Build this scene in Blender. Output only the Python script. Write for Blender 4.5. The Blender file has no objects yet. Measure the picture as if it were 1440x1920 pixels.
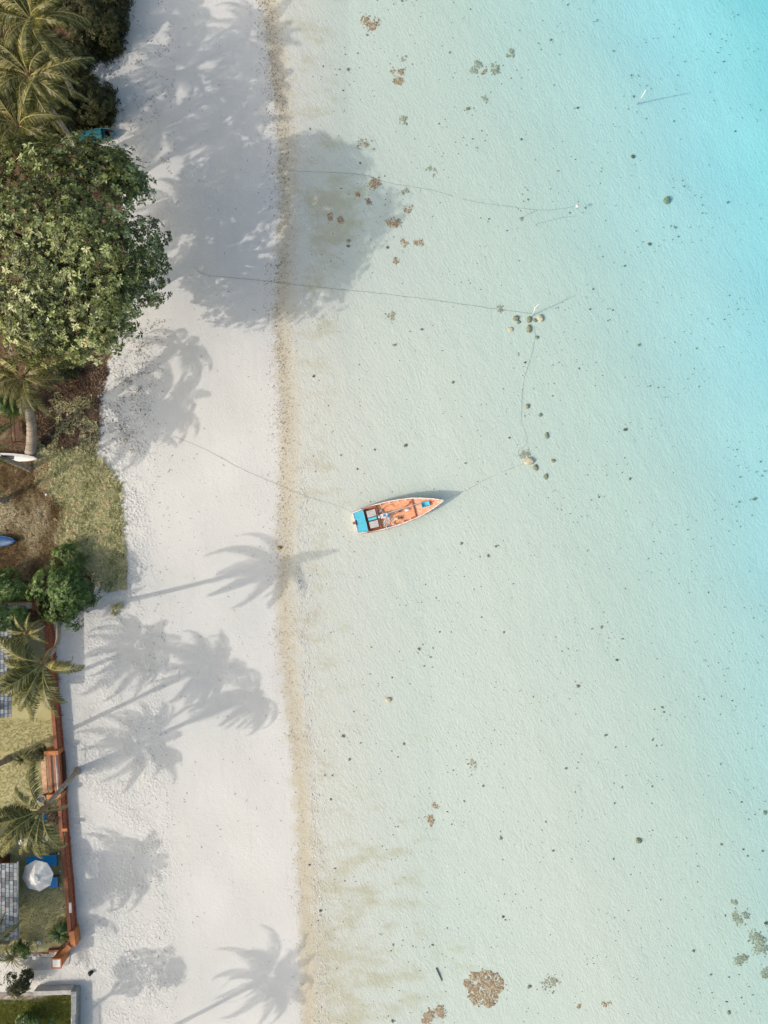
import bpy, math, random
import numpy as np
from mathutils import Vector, Matrix

R = math.radians
D = bpy.data
scn = bpy.context.scene
COL = scn.collection
S = 28.0            # photograph pixels per metre on the ground
CAMH = 50.0

# ------------------------------------------------------------------ camera
cam_d = D.cameras.new('camera'); cam = D.objects.new('camera', cam_d); COL.objects.link(cam)
cam.location = (0, 0, CAMH); cam.rotation_euler = (0, 0, 0)
cam_d.sensor_fit = 'VERTICAL'; cam_d.sensor_height = 24
cam_d.angle_y = 2 * math.atan(960 / S / CAMH)
cam_d.clip_start = 0.5; cam_d.clip_end = 3000
scn.camera = cam

# ------------------------------------------------------------------ light
SUN_DIR = Vector((0.918, 0.397, -0.765)).normalized()      # the way the light travels
SUN_EL = math.asin(-SUN_DIR.z); az = math.atan2(-SUN_DIR.x, -SUN_DIR.y)
w = D.worlds.new('World'); scn.world = w; w.use_nodes = True
nt = w.node_tree; bg = nt.nodes['Background']
sky = nt.nodes.new('ShaderNodeTexSky'); sky.sky_type = 'NISHITA'; sky.sun_disc = False
sky.sun_elevation = SUN_EL; sky.sun_rotation = az; sky.air_density = 1.8; sky.dust_density = 6.5; sky.ozone_density = 2.0
nt.links.new(sky.outputs[0], bg.inputs[0]); bg.inputs[1].default_value = 0.15
sd = D.lights.new('sun', 'SUN'); sun = D.objects.new('sun', sd); COL.objects.link(sun)
sd.energy = 2.0; sd.angle = R(0.55); sd.color = (1.0, 0.90, 0.80)
sun.rotation_euler = SUN_DIR.to_track_quat('-Z', 'Y').to_euler()
scn.view_settings.view_transform = 'Standard'; scn.view_settings.look = 'None'
scn.view_settings.exposure = 0.08; scn.view_settings.gamma = 1.0
scn.render.engine = 'CYCLES'
scn.cycles.transparent_max_bounces = 8; scn.cycles.max_bounces = 5; scn.cycles.diffuse_bounces = 3; scn.cycles.glossy_bounces = 2
scn.cycles.volume_bounces = 0

# ------------------------------------------------------------------ helpers
def P(px, py, h=0.0):
    k = (1 - h / CAMH) / S
    return Vector(((px - 720) * k, (960 - py) * k, h))

def G(px, py):
    return ((px - 720) / S, (960 - py) / S)

class MB:
    def __init__(s): s.v = []; s.f = []; s.t = []; s.n = 0
    def add(s, vs, fs, tint=0.5):
        o = s.n
        s.v.extend([tuple(p) for p in vs]); s.n += len(vs)
        s.f.extend([tuple(i + o for i in q) for q in fs])
        s.t.extend([tint] * len(vs))
    def box(s, c, d, rz=0, rx=0, ry=0, tint=0.5, taper=1.0):
        x, y, z = d[0] / 2, d[1] / 2, d[2] / 2
        M = Matrix.Translation(c) @ Matrix.Rotation(rz, 4, 'Z') @ Matrix.Rotation(ry, 4, 'Y') @ Matrix.Rotation(rx, 4, 'X')
        vs = []
        for k in (-1, 1):
            q = taper if k > 0 else 1
            for (i, j) in ((-1, -1), (1, -1), (1, 1), (-1, 1)):
                vs.append(M @ Vector((i * x * q, j * y * q, k * z)))
        s.add(vs, [(3, 2, 1, 0), (4, 5, 6, 7), (0, 1, 5, 4), (1, 2, 6, 5), (2, 3, 7, 6), (3, 0, 4, 7)], tint)
    def tube(s, pts, rad, n=8, cap=True, tint=0.5):
        pts = [Vector(p) for p in pts]
        if not isinstance(rad, (list, tuple)): rad = [rad] * len(pts)
        vs = []; fs = []
        for i, p in enumerate(pts):
            a = pts[max(i - 1, 0)]; b = pts[min(i + 1, len(pts) - 1)]
            t = (b - a); t = t.normalized() if t.length > 1e-9 else Vector((0, 0, 1))
            u = t.cross(Vector((0, 0, 1)));
            if u.length < 0.05: u = t.cross(Vector((0, 1, 0)))
            u.normalize(); w_ = t.cross(u)
            for k in range(n):
                an = 2 * math.pi * k / n
                vs.append(p + (u * math.cos(an) + w_ * math.sin(an)) * rad[i])
        for i in range(len(pts) - 1):
            for k in range(n):
                fs.append((i * n + k, i * n + (k + 1) % n, (i + 1) * n + (k + 1) % n, (i + 1) * n + k))
        if cap:
            fs.append(tuple(range(n))[::-1]); fs.append(tuple((len(pts) - 1) * n + k for k in range(n)))
        s.add(vs, fs, tint)
    def lathe(s, c, prof, n=20, tint=0.5):
        vs = []; fs = []
        for (r, z) in prof:
            for k in range(n):
                a = 2 * math.pi * k / n
                vs.append((c[0] + r * math.cos(a), c[1] + r * math.sin(a), c[2] + z))
        for i in range(len(prof) - 1):
            for k in range(n):
                fs.append((i * n + k, i * n + (k + 1) % n, (i + 1) * n + (k + 1) % n, (i + 1) * n + k))
        fs.append(tuple(range(n))[::-1]); fs.append(tuple((len(prof) - 1) * n + k for k in range(n)))
        s.add(vs, fs, tint)
    def lump(s, c, r, rng, n=8, m=5, jag=0.2, tint=0.5):
        vs = []; fs = []
        ph = [rng.uniform(0, 6.28) for _ in range(4)]
        for i in range(m + 1):
            th = math.pi * i / m
            for k in range(n):
                a = 2 * math.pi * k / n
                q = 1 + jag * (math.sin(2 * a + ph[0]) * .5 + math.sin(3 * a + 2 * th + ph[1]) * .4 + rng.uniform(-.35, .35)) if 0 < i < m else 1
                vs.append((c[0] + r[0] * math.sin(th) * math.cos(a) * q, c[1] + r[1] * math.sin(th) * math.sin(a) * q, c[2] + r[2] * math.cos(th) * q))
        for i in range(m):
            for k in range(n):
                fs.append((i * n + k, (i + 1) * n + k, (i + 1) * n + (k + 1) % n, i * n + (k + 1) % n))
        s.add(vs, fs, tint)
    def mesh(s, name, mat, smooth=False):
        me = D.meshes.new(name); me.from_pydata(s.v, [], s.f); me.update()
        a = me.attributes.new('tint', 'FLOAT', 'POINT'); a.data.foreach_set('value', np.array(s.t, dtype=np.float32))
        if mat: me.materials.append(mat)
        if smooth: me.polygons.foreach_set('use_smooth', [True] * len(me.polygons))
        return me
    def build(s, name, mat, parent=None, smooth=False, bevel=0, loc=None):
        o = D.objects.new(name, s.mesh(name, mat, smooth)); COL.objects.link(o)
        if parent: o.parent = parent
        if loc is not None: o.location = loc
        if bevel:
            b = o.modifiers.new('bevel', 'BEVEL'); b.width = bevel; b.segments = 2; b.limit_method = 'ANGLE'
        return o

def np_obj(name, V, F, mat, parent=None, tint=None, smooth=False, loc=None):
    """V (n,3) array, F (m,k) int array (all faces same size)"""
    me = D.meshes.new(name); V = np.asarray(V, dtype=np.float32); F = np.asarray(F, dtype=np.int32)
    m, k = F.shape
    me.vertices.add(len(V)); me.vertices.foreach_set('co', V.ravel())
    me.loops.add(m * k); me.loops.foreach_set('vertex_index', F.ravel())
    me.polygons.add(m); me.polygons.foreach_set('loop_start', np.arange(0, m * k, k, dtype=np.int32))
    me.polygons.foreach_set('loop_total', np.full(m, k, dtype=np.int32))
    me.update(calc_edges=True)
    if tint is not None:
        a = me.attributes.new('tint', 'FLOAT', 'POINT'); a.data.foreach_set('value', np.asarray(tint, dtype=np.float32))
    if mat: me.materials.append(mat)
    if smooth: me.polygons.foreach_set('use_smooth', [True] * m)
    o = D.objects.new(name, me); COL.objects.link(o)
    if parent: o.parent = parent
    if loc is not None: o.location = loc
    return o

def thing(name, loc, label, cat, group=None, rz=0):
    o = D.objects.new(name, None); COL.objects.link(o); o.location = loc; o.rotation_euler = (0, 0, rz)
    o.empty_display_size = 0.3
    return tag(o, label, cat, group)

def tag(o, label, cat, group=None, kind=None):
    o['label'] = label; o['category'] = cat
    if group: o['group'] = group
    if kind: o['kind'] = kind
    return o

# ------------------------------------------------------------------ materials
class NT:
    def __init__(s, name):
        s.m = D.materials.new(name); s.m.use_nodes = True; s.t = s.m.node_tree; s.t.nodes.clear()
        s.out = s.t.nodes.new('ShaderNodeOutputMaterial')
    def n(s, typ, **kw):
        nd = s.t.nodes.new(typ)
        for k, v in kw.items():
            if k.startswith('i_'):
                key = k[2:]; key = int(key) if key.isdigit() else key
                if isinstance(v, bpy.types.NodeSocket): s.t.links.new(v, nd.inputs[key])
                else: nd.inputs[key].default_value = v
            else: setattr(nd, k, v)
        return nd
    def math(s, op, a, b=None, clamp=False):
        nd = s.t.nodes.new('ShaderNodeMath'); nd.operation = op; nd.use_clamp = clamp
        for i, q in enumerate((a, b)):
            if q is None: continue
            if isinstance(q, bpy.types.NodeSocket): s.t.links.new(q, nd.inputs[i])
            else: nd.inputs[i].default_value = q
        return nd.outputs[0]
    def smooth(s, x, a, b):
        nd = s.t.nodes.new('ShaderNodeMapRange'); nd.interpolation_type = 'SMOOTHSTEP'
        s.t.links.new(x, nd.inputs[0]); nd.inputs[1].default_value = a; nd.inputs[2].default_value = b
        return nd.outputs[0]
    def mix(s, f, a, b):
        nd = s.t.nodes.new('ShaderNodeMix'); nd.data_type = 'RGBA'
        for i, q in ((0, f), (6, a), (7, b)):
            if isinstance(q, bpy.types.NodeSocket): s.t.links.new(q, nd.inputs[i])
            elif i == 0: nd.inputs[0].default_value = q
            else: nd.inputs[i].default_value = (*q, 1)
        return nd.outputs[2]
    def noise(s, vec, scale, detail=3, rough=.5):
        nd = s.n('ShaderNodeTexNoise', i_Vector=vec, i_Scale=scale, i_Detail=detail, i_Roughness=rough)
        return nd.outputs[0]
    def obj(s): return s.n('ShaderNodeTexCoord').outputs['Object']
    def ramp(s, f, stops):
        nd = s.t.nodes.new('ShaderNodeValToRGB'); s.t.links.new(f, nd.inputs[0]); e = nd.color_ramp.elements
        while len(e) < len(stops): e.new(0.5)
        for i, (p, c) in enumerate(stops): e[i].position = p; e[i].color = (*c, 1)
        return nd.outputs[0]
    def attr(s, name): return s.n('ShaderNodeAttribute', attribute_name=name).outputs['Fac']
    def finish(s, shader): s.t.links.new(shader, s.out.inputs[0]); return s.m

def mat(name, c1, c2=None, scale=8, rough=.6, bump=0.0, bscale=30, metal=0, spec=.5, detail=4, stretch=None):
    q = NT(name); o = q.obj()
    if stretch: o = q.n('ShaderNodeMapping', i_Vector=o, i_Scale=stretch).outputs[0]
    c2 = c2 or tuple(x * .75 for x in c1)
    col = q.mix(q.smooth(q.noise(o, scale, detail, .6), .35, .65), c1, c2)
    b = q.n('ShaderNodeBsdfPrincipled', i_Roughness=rough, i_Metallic=metal)
    b.inputs['Specular IOR Level'].default_value = spec
    q.t.links.new(col, b.inputs['Base Color'])
    if bump:
        bn = q.n('ShaderNodeBump', i_Height=q.noise(o, bscale, 4, .6), i_Distance=bump, i_Strength=1.0)
        q.t.links.new(bn.outputs[0], b.inputs['Normal'])
    return q.finish(b.outputs[0])

def leafmat(name, stops, rough=.45, trans=.25, spec=.4):
    q = NT(name)
    t = q.attr('tint')
    col = q.ramp(t, stops)
    b = q.n('ShaderNodeBsdfPrincipled', i_Roughness=rough); b.inputs['Specular IOR Level'].default_value = spec
    q.t.links.new(col, b.inputs['Base Color'])
    tr = q.n('ShaderNodeBsdfTranslucent'); q.t.links.new(col, tr.inputs[0])
    mx = q.n('ShaderNodeMixShader', i_0=trans)
    q.t.links.new(b.outputs[0], mx.inputs[1]); q.t.links.new(tr.outputs[0], mx.inputs[2])
    return q.finish(mx.outputs[0])

M = {}
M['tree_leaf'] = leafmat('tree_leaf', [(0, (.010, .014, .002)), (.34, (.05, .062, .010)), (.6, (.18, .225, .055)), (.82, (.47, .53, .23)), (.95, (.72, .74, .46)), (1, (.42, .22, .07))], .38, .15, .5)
M['bush_leaf'] = leafmat('bush_leaf', [(0, (.02, .05, .01)), (.45, (.07, .14, .025)), (.8, (.22, .34, .09)), (1, (.46, .56, .26))], .35, .2, .5)
M['scrub_leaf'] = leafmat('scrub_leaf', [(0, (.012, .016, .004)), (.55, (.05, .06, .015)), (.85, (.15, .155, .05)), (1, (.24, .15, .08))], .5, .2)
M['cover_leaf'] = leafmat('cover_leaf', [(0, (.16, .155, .055)), (.3, (.44, .44, .20)), (.68, (.74, .72, .43)), (.86, (.66, .50, .28)), (1, (.52, .26, .11))], .6, .15)
M['straw_leaf'] = leafmat('straw_leaf', [(0, (.12, .08, .035)), (.3, (.34, .23, .11)), (.65, (.56, .45, .26)), (1, (.80, .72, .50))], .7, .15)
M['litter'] = leafmat('litter', [(0, (.03, .018, .010)), (.5, (.13, .08, .048)), (.82, (.32, .22, .14)), (1, (.55, .42, .32))], .7, .05)
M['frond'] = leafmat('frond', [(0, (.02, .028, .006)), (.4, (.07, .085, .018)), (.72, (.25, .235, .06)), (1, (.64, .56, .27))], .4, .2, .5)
M['frond_yellow'] = leafmat('frond_yellow', [(0, (.22, .16, .03)), (.5, (.42, .27, .04)), (1, (.60, .42, .15))], .5, .2)
M['frond_dead'] = leafmat('frond_dead', [(0, (.12, .07, .035)), (.5, (.30, .18, .10)), (1, (.5, .38, .27))], .7, .1)
M['rachis'] = mat('rachis', (.42, .36, .14), (.30, .27, .10), 3)
M['trunk'] = mat('trunk', (.44, .39, .33), (.20, .17, .14), 3, .85, .03, 6, stretch=(.5, .5, 5))
M['bark'] = mat('bark', (.16, .12, .09), (.08, .06, .045), 4, .9, .03, 12)
M['coconut'] = mat('coconut', (.35, .25, .07), (.20, .12, .04), 5, .5)
M['terracotta'] = mat('terracotta', (.33, .12, .06), (.22, .075, .04), 3.5, .75, .006, 18)
M['brick_face'] = mat('brick_face', (.52, .17, .085), (.24, .07, .04), 9, .9, .04, 12)
M['orange_paint'] = mat('orange_paint', (.62, .24, .08), (.48, .17, .06), 2.5, .7, .004, 14)
M['wood'] = mat('wood', (.38, .16, .075), (.22, .08, .04), 5, .55, .004, 20, stretch=(6, .7, 1))
M['wood_pale'] = mat('wood_pale', (.66, .42, .27), (.50, .26, .15), 4, .6, .004, 20)
M['wood_dark'] = mat('wood_dark', (.12, .045, .025), (.07, .03, .02), 5, .6)
M['white'] = mat('white', (.80, .80, .79), (.72, .72, .71), 3, .45)
M['canvas'] = mat('canvas', (.82, .81, .79), (.68, .68, .66), 3, .85, .03, 5)
M['blue'] = mat('blue', (.012, .30, .70), (.01, .25, .60), 3, .5)
M['lightblue'] = mat('lightblue', (.08, .42, .60), (.05, .34, .52), 6, .5)
M['kayak_blue'] = mat('kayak_blue', (.01, .09, .25), (.008, .06, .18), 3, .4)
M['teal'] = mat('teal', (.035, .21, .28), (.025, .15, .20), 4, .45)
M['cyan_paint'] = mat('cyan_paint', (.14, .68, .84), (.08, .52, .72), 7, .5, .003, 20, stretch=(4, 1, 1))
M['black'] = mat('black', (.012, .012, .014), (.02, .02, .02), 9, .6)
M['metal_grey'] = mat('metal_grey', (.35, .38, .40), (.25, .27, .29), 8, .4, metal=.5)
M['boat_orange'] = mat('boat_orange', (.76, .30, .13), (.90, .52, .33), 3.4, .5, .003, 20, stretch=(1, 5, 1))
M['boat_fore'] = mat('boat_fore', (.90, .52, .38), (.74, .29, .14), 4.0, .5, .003, 20, stretch=(1, 4, 1))
M['boat_white'] = mat('boat_white', (.84, .82, .80), (.62, .55, .50), 5, .4)
M['boat_red'] = mat('boat_red', (.36, .12, .07), (.28, .09, .05), 6, .6)
M['boat_grey'] = mat('boat_grey', (.55, .54, .53), (.46, .45, .45), 5, .6)
M['cream'] = mat('cream', (.78, .62, .36), (.70, .56, .33), 6, .6)
M['rope'] = mat('rope', (.20, .18, .13), (.12, .12, .09), 12, .9)
M['rope_dark'] = mat('rope_dark', (.09, .10, .085), (.30, .31, .26), 3, .9)
M['rope_light'] = mat('rope_light', (.45, .38, .30), (.35, .28, .22), 12, .9)
M['concrete'] = mat('concrete', (.52, .51, .49), (.40, .40, .39), 3, .85, .004, 25)
M['concrete_grey'] = mat('concrete_grey', (.34, .36, .37), (.22, .24, .25), 3, .85, .006, 18)
M['paving_pink'] = mat('paving_pink', (.56, .50, .46), (.32, .28, .25), 2.5, .85, .005, 20)
M['rock'] = mat('rock', (.36, .32, .22), (.22, .20, .13), 6, .85, .02, 14)
M['rock_tan'] = mat('rock_tan', (.66, .56, .42), (.55, .45, .32), 6, .85, .02, 14)
M['rock_green'] = mat('rock_green', (.20, .21, .15), (.34, .33, .24), 9, .85, .02, 20)
M['pebble'] = leafmat('pebble', [(0, (.12, .12, .09)), (.5, (.24, .23, .17)), (1, (.40, .36, .27))], .8, 0)
M['weed_brown'] = leafmat('weed_brown', [(0, (.24, .145, .08)), (.5, (.40, .275, .18)), (1, (.58, .49, .37))], .8, 0)
M['weed_grey'] = leafmat('weed_grey', [(0, (.22, .215, .16)), (.5, (.36, .345, .265)), (1, (.52, .50, .40))], .8, 0)
M['driftwood'] = mat('driftwood', (.16, .15, .12), (.10, .10, .08), 8, .9)

# ------------------------------------------------------------------ terrain
YS = np.array([-400, 0, 100, 200, 270, 400, 600, 700, 800, 900, 1000, 1100, 1200, 1300, 1400, 1500, 1600, 1700, 1800, 1920, 2300], float)
DRY = np.array([478, 486, 500, 512, 518, 519, 510, 517, 523, 520, 519, 515, 518, 529, 540, 549, 553, 554, 559, 560, 566], float)
OUT = np.array([530, 536, 541, 546, 548, 549, 548, 553, 557, 556, 555, 555, 558, 564, 570, 577, 581, 584, 588, 592, 598], float)

def shore_u(px, py):
    return (px - np.interp(py, YS, OUT)) / S

def zt(X, Y):
    px = X * S + 720; py = 960 - Y * S
    u = shore_u(px, py)
    land = 0.30 * (1 - np.exp(-np.maximum(-u, 0) * 0.17 / 0.9))
    s = u * S + 0.27 * (960 - np.clip(py, -300, 2300))
    d = .00088 * np.clip(s, 0, 9000) + 105 * np.log1p(np.exp(np.clip((s - 640) / 105, -30, 30))) * .0026; d = np.minimum(d, 5.0 + .0002 * d)
    d = d * np.clip(u / 4.0, 0, 1); d = np.maximum(d, np.minimum(np.maximum(u, 0) * .035, .3))
    wob = 0.05 * np.sin(X * .55 + Y * .31) + .04 * np.sin(X * .23 - Y * .47 + 1) + .03 * np.sin(Y * .9 + X * .2)
    d = d * (1 + .45 * wob)
    lw = .012 * np.sin(X * 1.3 + .6 * Y) * np.clip(-u, 0, 1)
    return np.where(u < 0, land + lw, -d)

def ztf(X, Y): return float(zt(np.array([X]), np.array([Y]))[0])
def W(px, py, h=0.0):
    """ground point drawn at that pixel, raised by h above the ground"""
    p = P(px, py, 0); z = ztf(p.x, p.y); p = P(px, py, z); return Vector((p.x, p.y, z + h))

def sdf_poly(px, py, poly):
    poly = np.array(poly, float); n = len(poly)
    d = np.full(px.shape, 1e18); inside = np.zeros(px.shape, bool)
    for i in range(n):
        a = poly[i]; b = poly[(i + 1) % n]; e = b - a
        wx = px - a[0]; wy = py - a[1]
        t = np.clip((wx * e[0] + wy * e[1]) / (e @ e), 0, 1)
        d = np.minimum(d, (wx - e[0] * t) ** 2 + (wy - e[1] * t) ** 2)
        c = ((a[1] > py) != (b[1] > py)) & (px < (b[0] - a[0]) * (py - a[1]) / ((b[1] - a[1]) if b[1] != a[1] else 1e-9) + a[0])
        inside ^= c
    return np.where(inside, 1, -1) * np.sqrt(d) / S

SOIL = [(-9000, -9000), (246, -9000), (246, -20), (240, 60), (236, 105), (205, 125), (178, 118), (170, 145), (185, 165), (215, 175), (222, 215), (208, 250), (190, 275),
        (225, 330), (240, 430), (238, 560), (218, 640), (205, 700), (186, 750), (188, 815), (178, 848), (205, 880), (226, 910), (232, 1000), (240, 1065),
        (236, 1100), (205, 1108), (185, 1092), (176, 1120), (160, 1150), (106, 1160), (110, 1250), (125, 1400), (128, 1530), (145, 1740), (120, 1786), (45, 1784), (-9000, 1784)]
LAWN = [(-9000, 1165), (98, 1165), (112, 1300), (122, 1400), (128, 1530), (140, 1700), (142, 1745), (105, 1782), (-9000, 1782)]
COVER = [(150, 838), (178, 850), (205, 880), (226, 910), (232, 1000), (240, 1065), (236, 1102), (205, 1108), (185, 1085), (150, 1060), (110, 1010), (125, 950), (70, 900), (70, 870), (110, 850)]
STRAW = [(-30, 880), (70, 870), (80, 905), (130, 955), (115, 1010), (130, 1055), (60, 1090), (-30, 1090)]
LITTER = [(95, 690), (205, 690), (186, 750), (188, 815), (176, 850), (100, 850), (60, 790)]

def axis(lo, hi, step, far):
    mid = np.arange(lo, hi + 1e-6, step)
    return np.concatenate([-np.array(far)[::-1] + lo, mid, np.array(far) + hi])
xs = axis(-31, 29, .2, [1, 3, 8, 20, 60, 180, 600]); ys = axis(-38, 38, .2, [1, 3, 8, 20, 60, 180, 600])
XX, YY = np.meshgrid(xs, ys); X = XX.ravel(); Y = YY.ravel(); Z = zt(X, Y)
PX = X * S + 720; PY = 960 - Y * S
nx, ny = len(xs), len(ys)
ii = (np.arange(ny - 1)[:, None] * nx + np.arange(nx - 1)[None, :]).ravel()
F = np.stack([ii, ii + 1, ii + nx + 1, ii + nx], 1)

def ground_material():
    q = NT('ground'); o = q.obj()
    soil = q.attr('soil'); lawn = q.attr('lawn'); wet = q.attr('wet'); dep = q.attr('depth'); trod = q.attr('trod'); film_shade = q.attr('film_shade')
    big = q.noise(o, .25, 3, .5); mid = q.noise(o, 1.3, 4, .6); fine = q.noise(o, 9, 5, .65); grit = q.noise(o, 38, 3, .7)
    stretch = q.n('ShaderNodeMapping', i_Vector=o, i_Scale=(1.6, .25, 1)).outputs[0]
    streak = q.noise(stretch, 1.0, 4, .6)
    # dry sand
    sand = q.mix(q.smooth(big, .3, .7), (.69, .695, .675), (.655, .66, .635))
    sand = q.mix(q.math('MULTIPLY', q.smooth(streak, .5, .75), .35), sand, (.62, .595, .58))
    sand = q.mix(q.math('MULTIPLY', q.smooth(grit, .55, .75), .12), sand, (.48, .43, .38))
    stain = q.smooth(q.noise(o, .8, 6, .75), .66, .74)
    sand = q.mix(q.math('MULTIPLY', stain, .28), sand, (.46, .38, .31))
    # tide band
    wn = q.math('ADD', wet, q.math('MULTIPLY', q.math('SUBTRACT', mid, .5), 1.3))
    wn = q.math('ADD', wn, q.math('MULTIPLY', q.math('SUBTRACT', fine, .5), 1.6))
    wm = q.math('MULTIPLY', q.smooth(wn, -.3, .55), .95)
    tide = q.mix(q.smooth(fine, .35, .65), (.50, .455, .34), (.64, .605, .50))
    tide = q.mix(q.math('MULTIPLY', q.smooth(grit, .5, .62), .45), tide, (.42, .32, .20))
    c = q.mix(wm, sand, tide)
    # seabed
    sea1 = q.mix(q.smooth(fine, .3, .7), (.60, .62, .565), (.65, .665, .62))
    sea2 = q.mix(q.smooth(fine, .3, .7), (.70, .71, .76), (.76, .765, .83))
    sea = q.mix(q.smooth(dep, .45, 2.0), sea1, sea2)
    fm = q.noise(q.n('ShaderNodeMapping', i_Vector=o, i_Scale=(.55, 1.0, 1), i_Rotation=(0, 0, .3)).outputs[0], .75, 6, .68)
    film_shade_mask = q.math('MULTIPLY', q.smooth(q.math('ADD', fm, q.math('MULTIPLY', q.math('SUBTRACT', film_shade, .5), .36)), .47, .74), .72)  # algae coating, with tree shade painted into the same mask
    sea = q.mix(film_shade_mask, sea, (.50, .475, .34))
    sea = q.mix(q.math('MULTIPLY', q.smooth(grit, .62, .8), .25), sea, (.40, .38, .30))
    sm = q.smooth(q.math('ADD', wet, q.math('MULTIPLY', q.math('SUBTRACT', mid, .5), 1.5)), .45, 1.9)
    c = q.mix(sm, c, sea)
    # soil with leaf litter
    sn = q.math('ADD', soil, q.math('MULTIPLY', q.math('SUBTRACT', mid, .5), 1.2))
    sn = q.math('ADD', sn, q.math('MULTIPLY', q.math('SUBTRACT', fine, .5), 1.0))
    so = q.mix(q.smooth(fine, .35, .65), (.06, .04, .025), (.19, .125, .08))
    so = q.mix(q.smooth(mid, .52, .7), so, (.24, .20, .12))
    c = q.mix(q.smooth(sn, -.05, .2), c, so)
    # lawn
    la = q.mix(q.smooth(mid, .3, .7), (.50, .47, .26), (.36, .36, .17))
    la = q.mix(q.smooth(grit, .4, .7), la, (.56, .52, .30))
    c = q.mix(q.smooth(lawn, -.05, .12), c, la)
    # relief
    foot = q.n('ShaderNodeTexVoronoi', i_Vector=o, i_Scale=6.0, feature='SMOOTH_F1'); foot.inputs['Smoothness'].default_value = .6
    f2 = q.noise(o, 9, 5, .6)
    hr = q.math('ADD', q.math('MULTIPLY', foot.outputs[0], .8), f2)
    hr = q.math('MULTIPLY', hr, q.math('MULTIPLY', trod, q.math('ADD', .25, q.math('MULTIPLY', q.smooth(q.noise(o, .55, 3, .6), .38, .62), .75))))
    rip_map = q.n('ShaderNodeMapping', i_Vector=q.n('ShaderNodeMapping', i_Vector=o, i_Rotation=(0, 0, R(-27))).outputs[0], i_Scale=(1.15, .48, 1)).outputs[0]
    rip = q.noise(rip_map, 6.5, 4, .6)
    rip2 = q.noise(rip_map, 1.1, 2, .5)
    rr = q.math('MULTIPLY', q.math('ADD', q.math('MULTIPLY', rip, .9), rip2), sm)
    hh = q.math('ADD', q.math('MULTIPLY', hr, 1.0), q.math('MULTIPLY', rr, .40))
    hh = q.math('ADD', hh, q.math('MULTIPLY', fine, .16))
    bp = q.n('ShaderNodeBump', i_Height=hh, i_Distance=.085, i_Strength=1.0)
    b = q.n('ShaderNodeBsdfPrincipled', i_Roughness=.95); b.inputs['Specular IOR Level'].default_value = .1
    q.t.links.new(c, b.inputs['Base Color']); q.t.links.new(bp.outputs[0], b.inputs['Normal'])
    return q.finish(b.outputs[0])

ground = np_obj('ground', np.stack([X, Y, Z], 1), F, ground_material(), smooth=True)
ground['kind'] = 'structure'
def vattr(o, n, v):
    a = o.data.attributes.new(n, 'FLOAT', 'POINT'); a.data.foreach_set('value', np.asarray(v, np.float32))
soil_d = sdf_poly(PX, PY, SOIL)
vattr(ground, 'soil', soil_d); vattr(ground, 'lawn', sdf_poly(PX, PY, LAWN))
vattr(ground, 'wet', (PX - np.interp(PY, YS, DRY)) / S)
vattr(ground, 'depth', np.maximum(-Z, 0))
edge = np.interp(PY, [-400, 300, 700, 850, 1100, 1300, 1500, 1700, 2300], [285, 290, 300, 300, 300, 330, 340, 345, 350])
vattr(ground, 'trod', .10 + np.interp(PY, [1080, 1200], [.85, .5]) * (soil_d < 0) * np.clip((edge - PX) / 45, 0, 1) * np.clip(1.15 - (PY < 640) * .8, 0, 1))
fl_shade = np.clip((PY - 1150) / 600, 0, 1) * np.clip(1 - (PX - 560) / 480, 0, 1)
fl_shade = np.maximum(fl_shade, .95 * np.exp(-((PX - 620) / 80.) ** 2 - ((PY - 400) / 120.) ** 2)); fl_shade = np.maximum(fl_shade, .55 * np.exp(-((PX - 590) / 90.) ** 2)); vattr(ground, 'film_shade', fl_shade)  # first patch: real algae, boosted to paint the big tree's shadow darker

def water_material():
    q = NT('sea_water'); o = q.obj()
    mp = q.n('ShaderNodeMapping', i_Vector=o, i_Scale=(1.0, .45, 1), i_Rotation=(0, 0, R(-28))).outputs[0]
    h = q.math('ADD', q.noise(mp, 3.5, 3, .6), q.math('MULTIPLY', q.noise(mp, 11, 2, .5), .3))
    bp = q.n('ShaderNodeBump', i_Height=h, i_Distance=.04, i_Strength=1.0)
    bf = q.n('ShaderNodeNewGeometry').outputs['Backfacing']
    fr = q.n('ShaderNodeFresnel', i_IOR=q.math('SUBTRACT', 1.33, q.math('MULTIPLY', bf, 1.33 - 1 / 1.33))); q.t.links.new(bp.outputs[0], fr.inputs['Normal'])
    gl = q.n('ShaderNodeBsdfGlossy', i_Roughness=.06); q.t.links.new(bp.outputs[0], gl.inputs['Normal'])
    tr = q.n('ShaderNodeBsdfTransparent')
    mx = q.n('ShaderNodeMixShader', i_0=fr.outputs[0]); q.t.links.new(tr.outputs[0], mx.inputs[1]); q.t.links.new(gl.outputs[0], mx.inputs[2])
    va = q.n('ShaderNodeVolumeAbsorption', i_Density=.16); va.inputs[0].default_value = (.05, .955, .975, 1)
    q.t.links.new(va.outputs[0], q.out.inputs['Volume'])
    return q.finish(mx.outputs[0])
mb = MB(); mb.box((-9.0 + 309, 0, -4), (618, 1230, 8)); sea = mb.build('sea_water', water_material()); sea['kind'] = 'structure'

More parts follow.
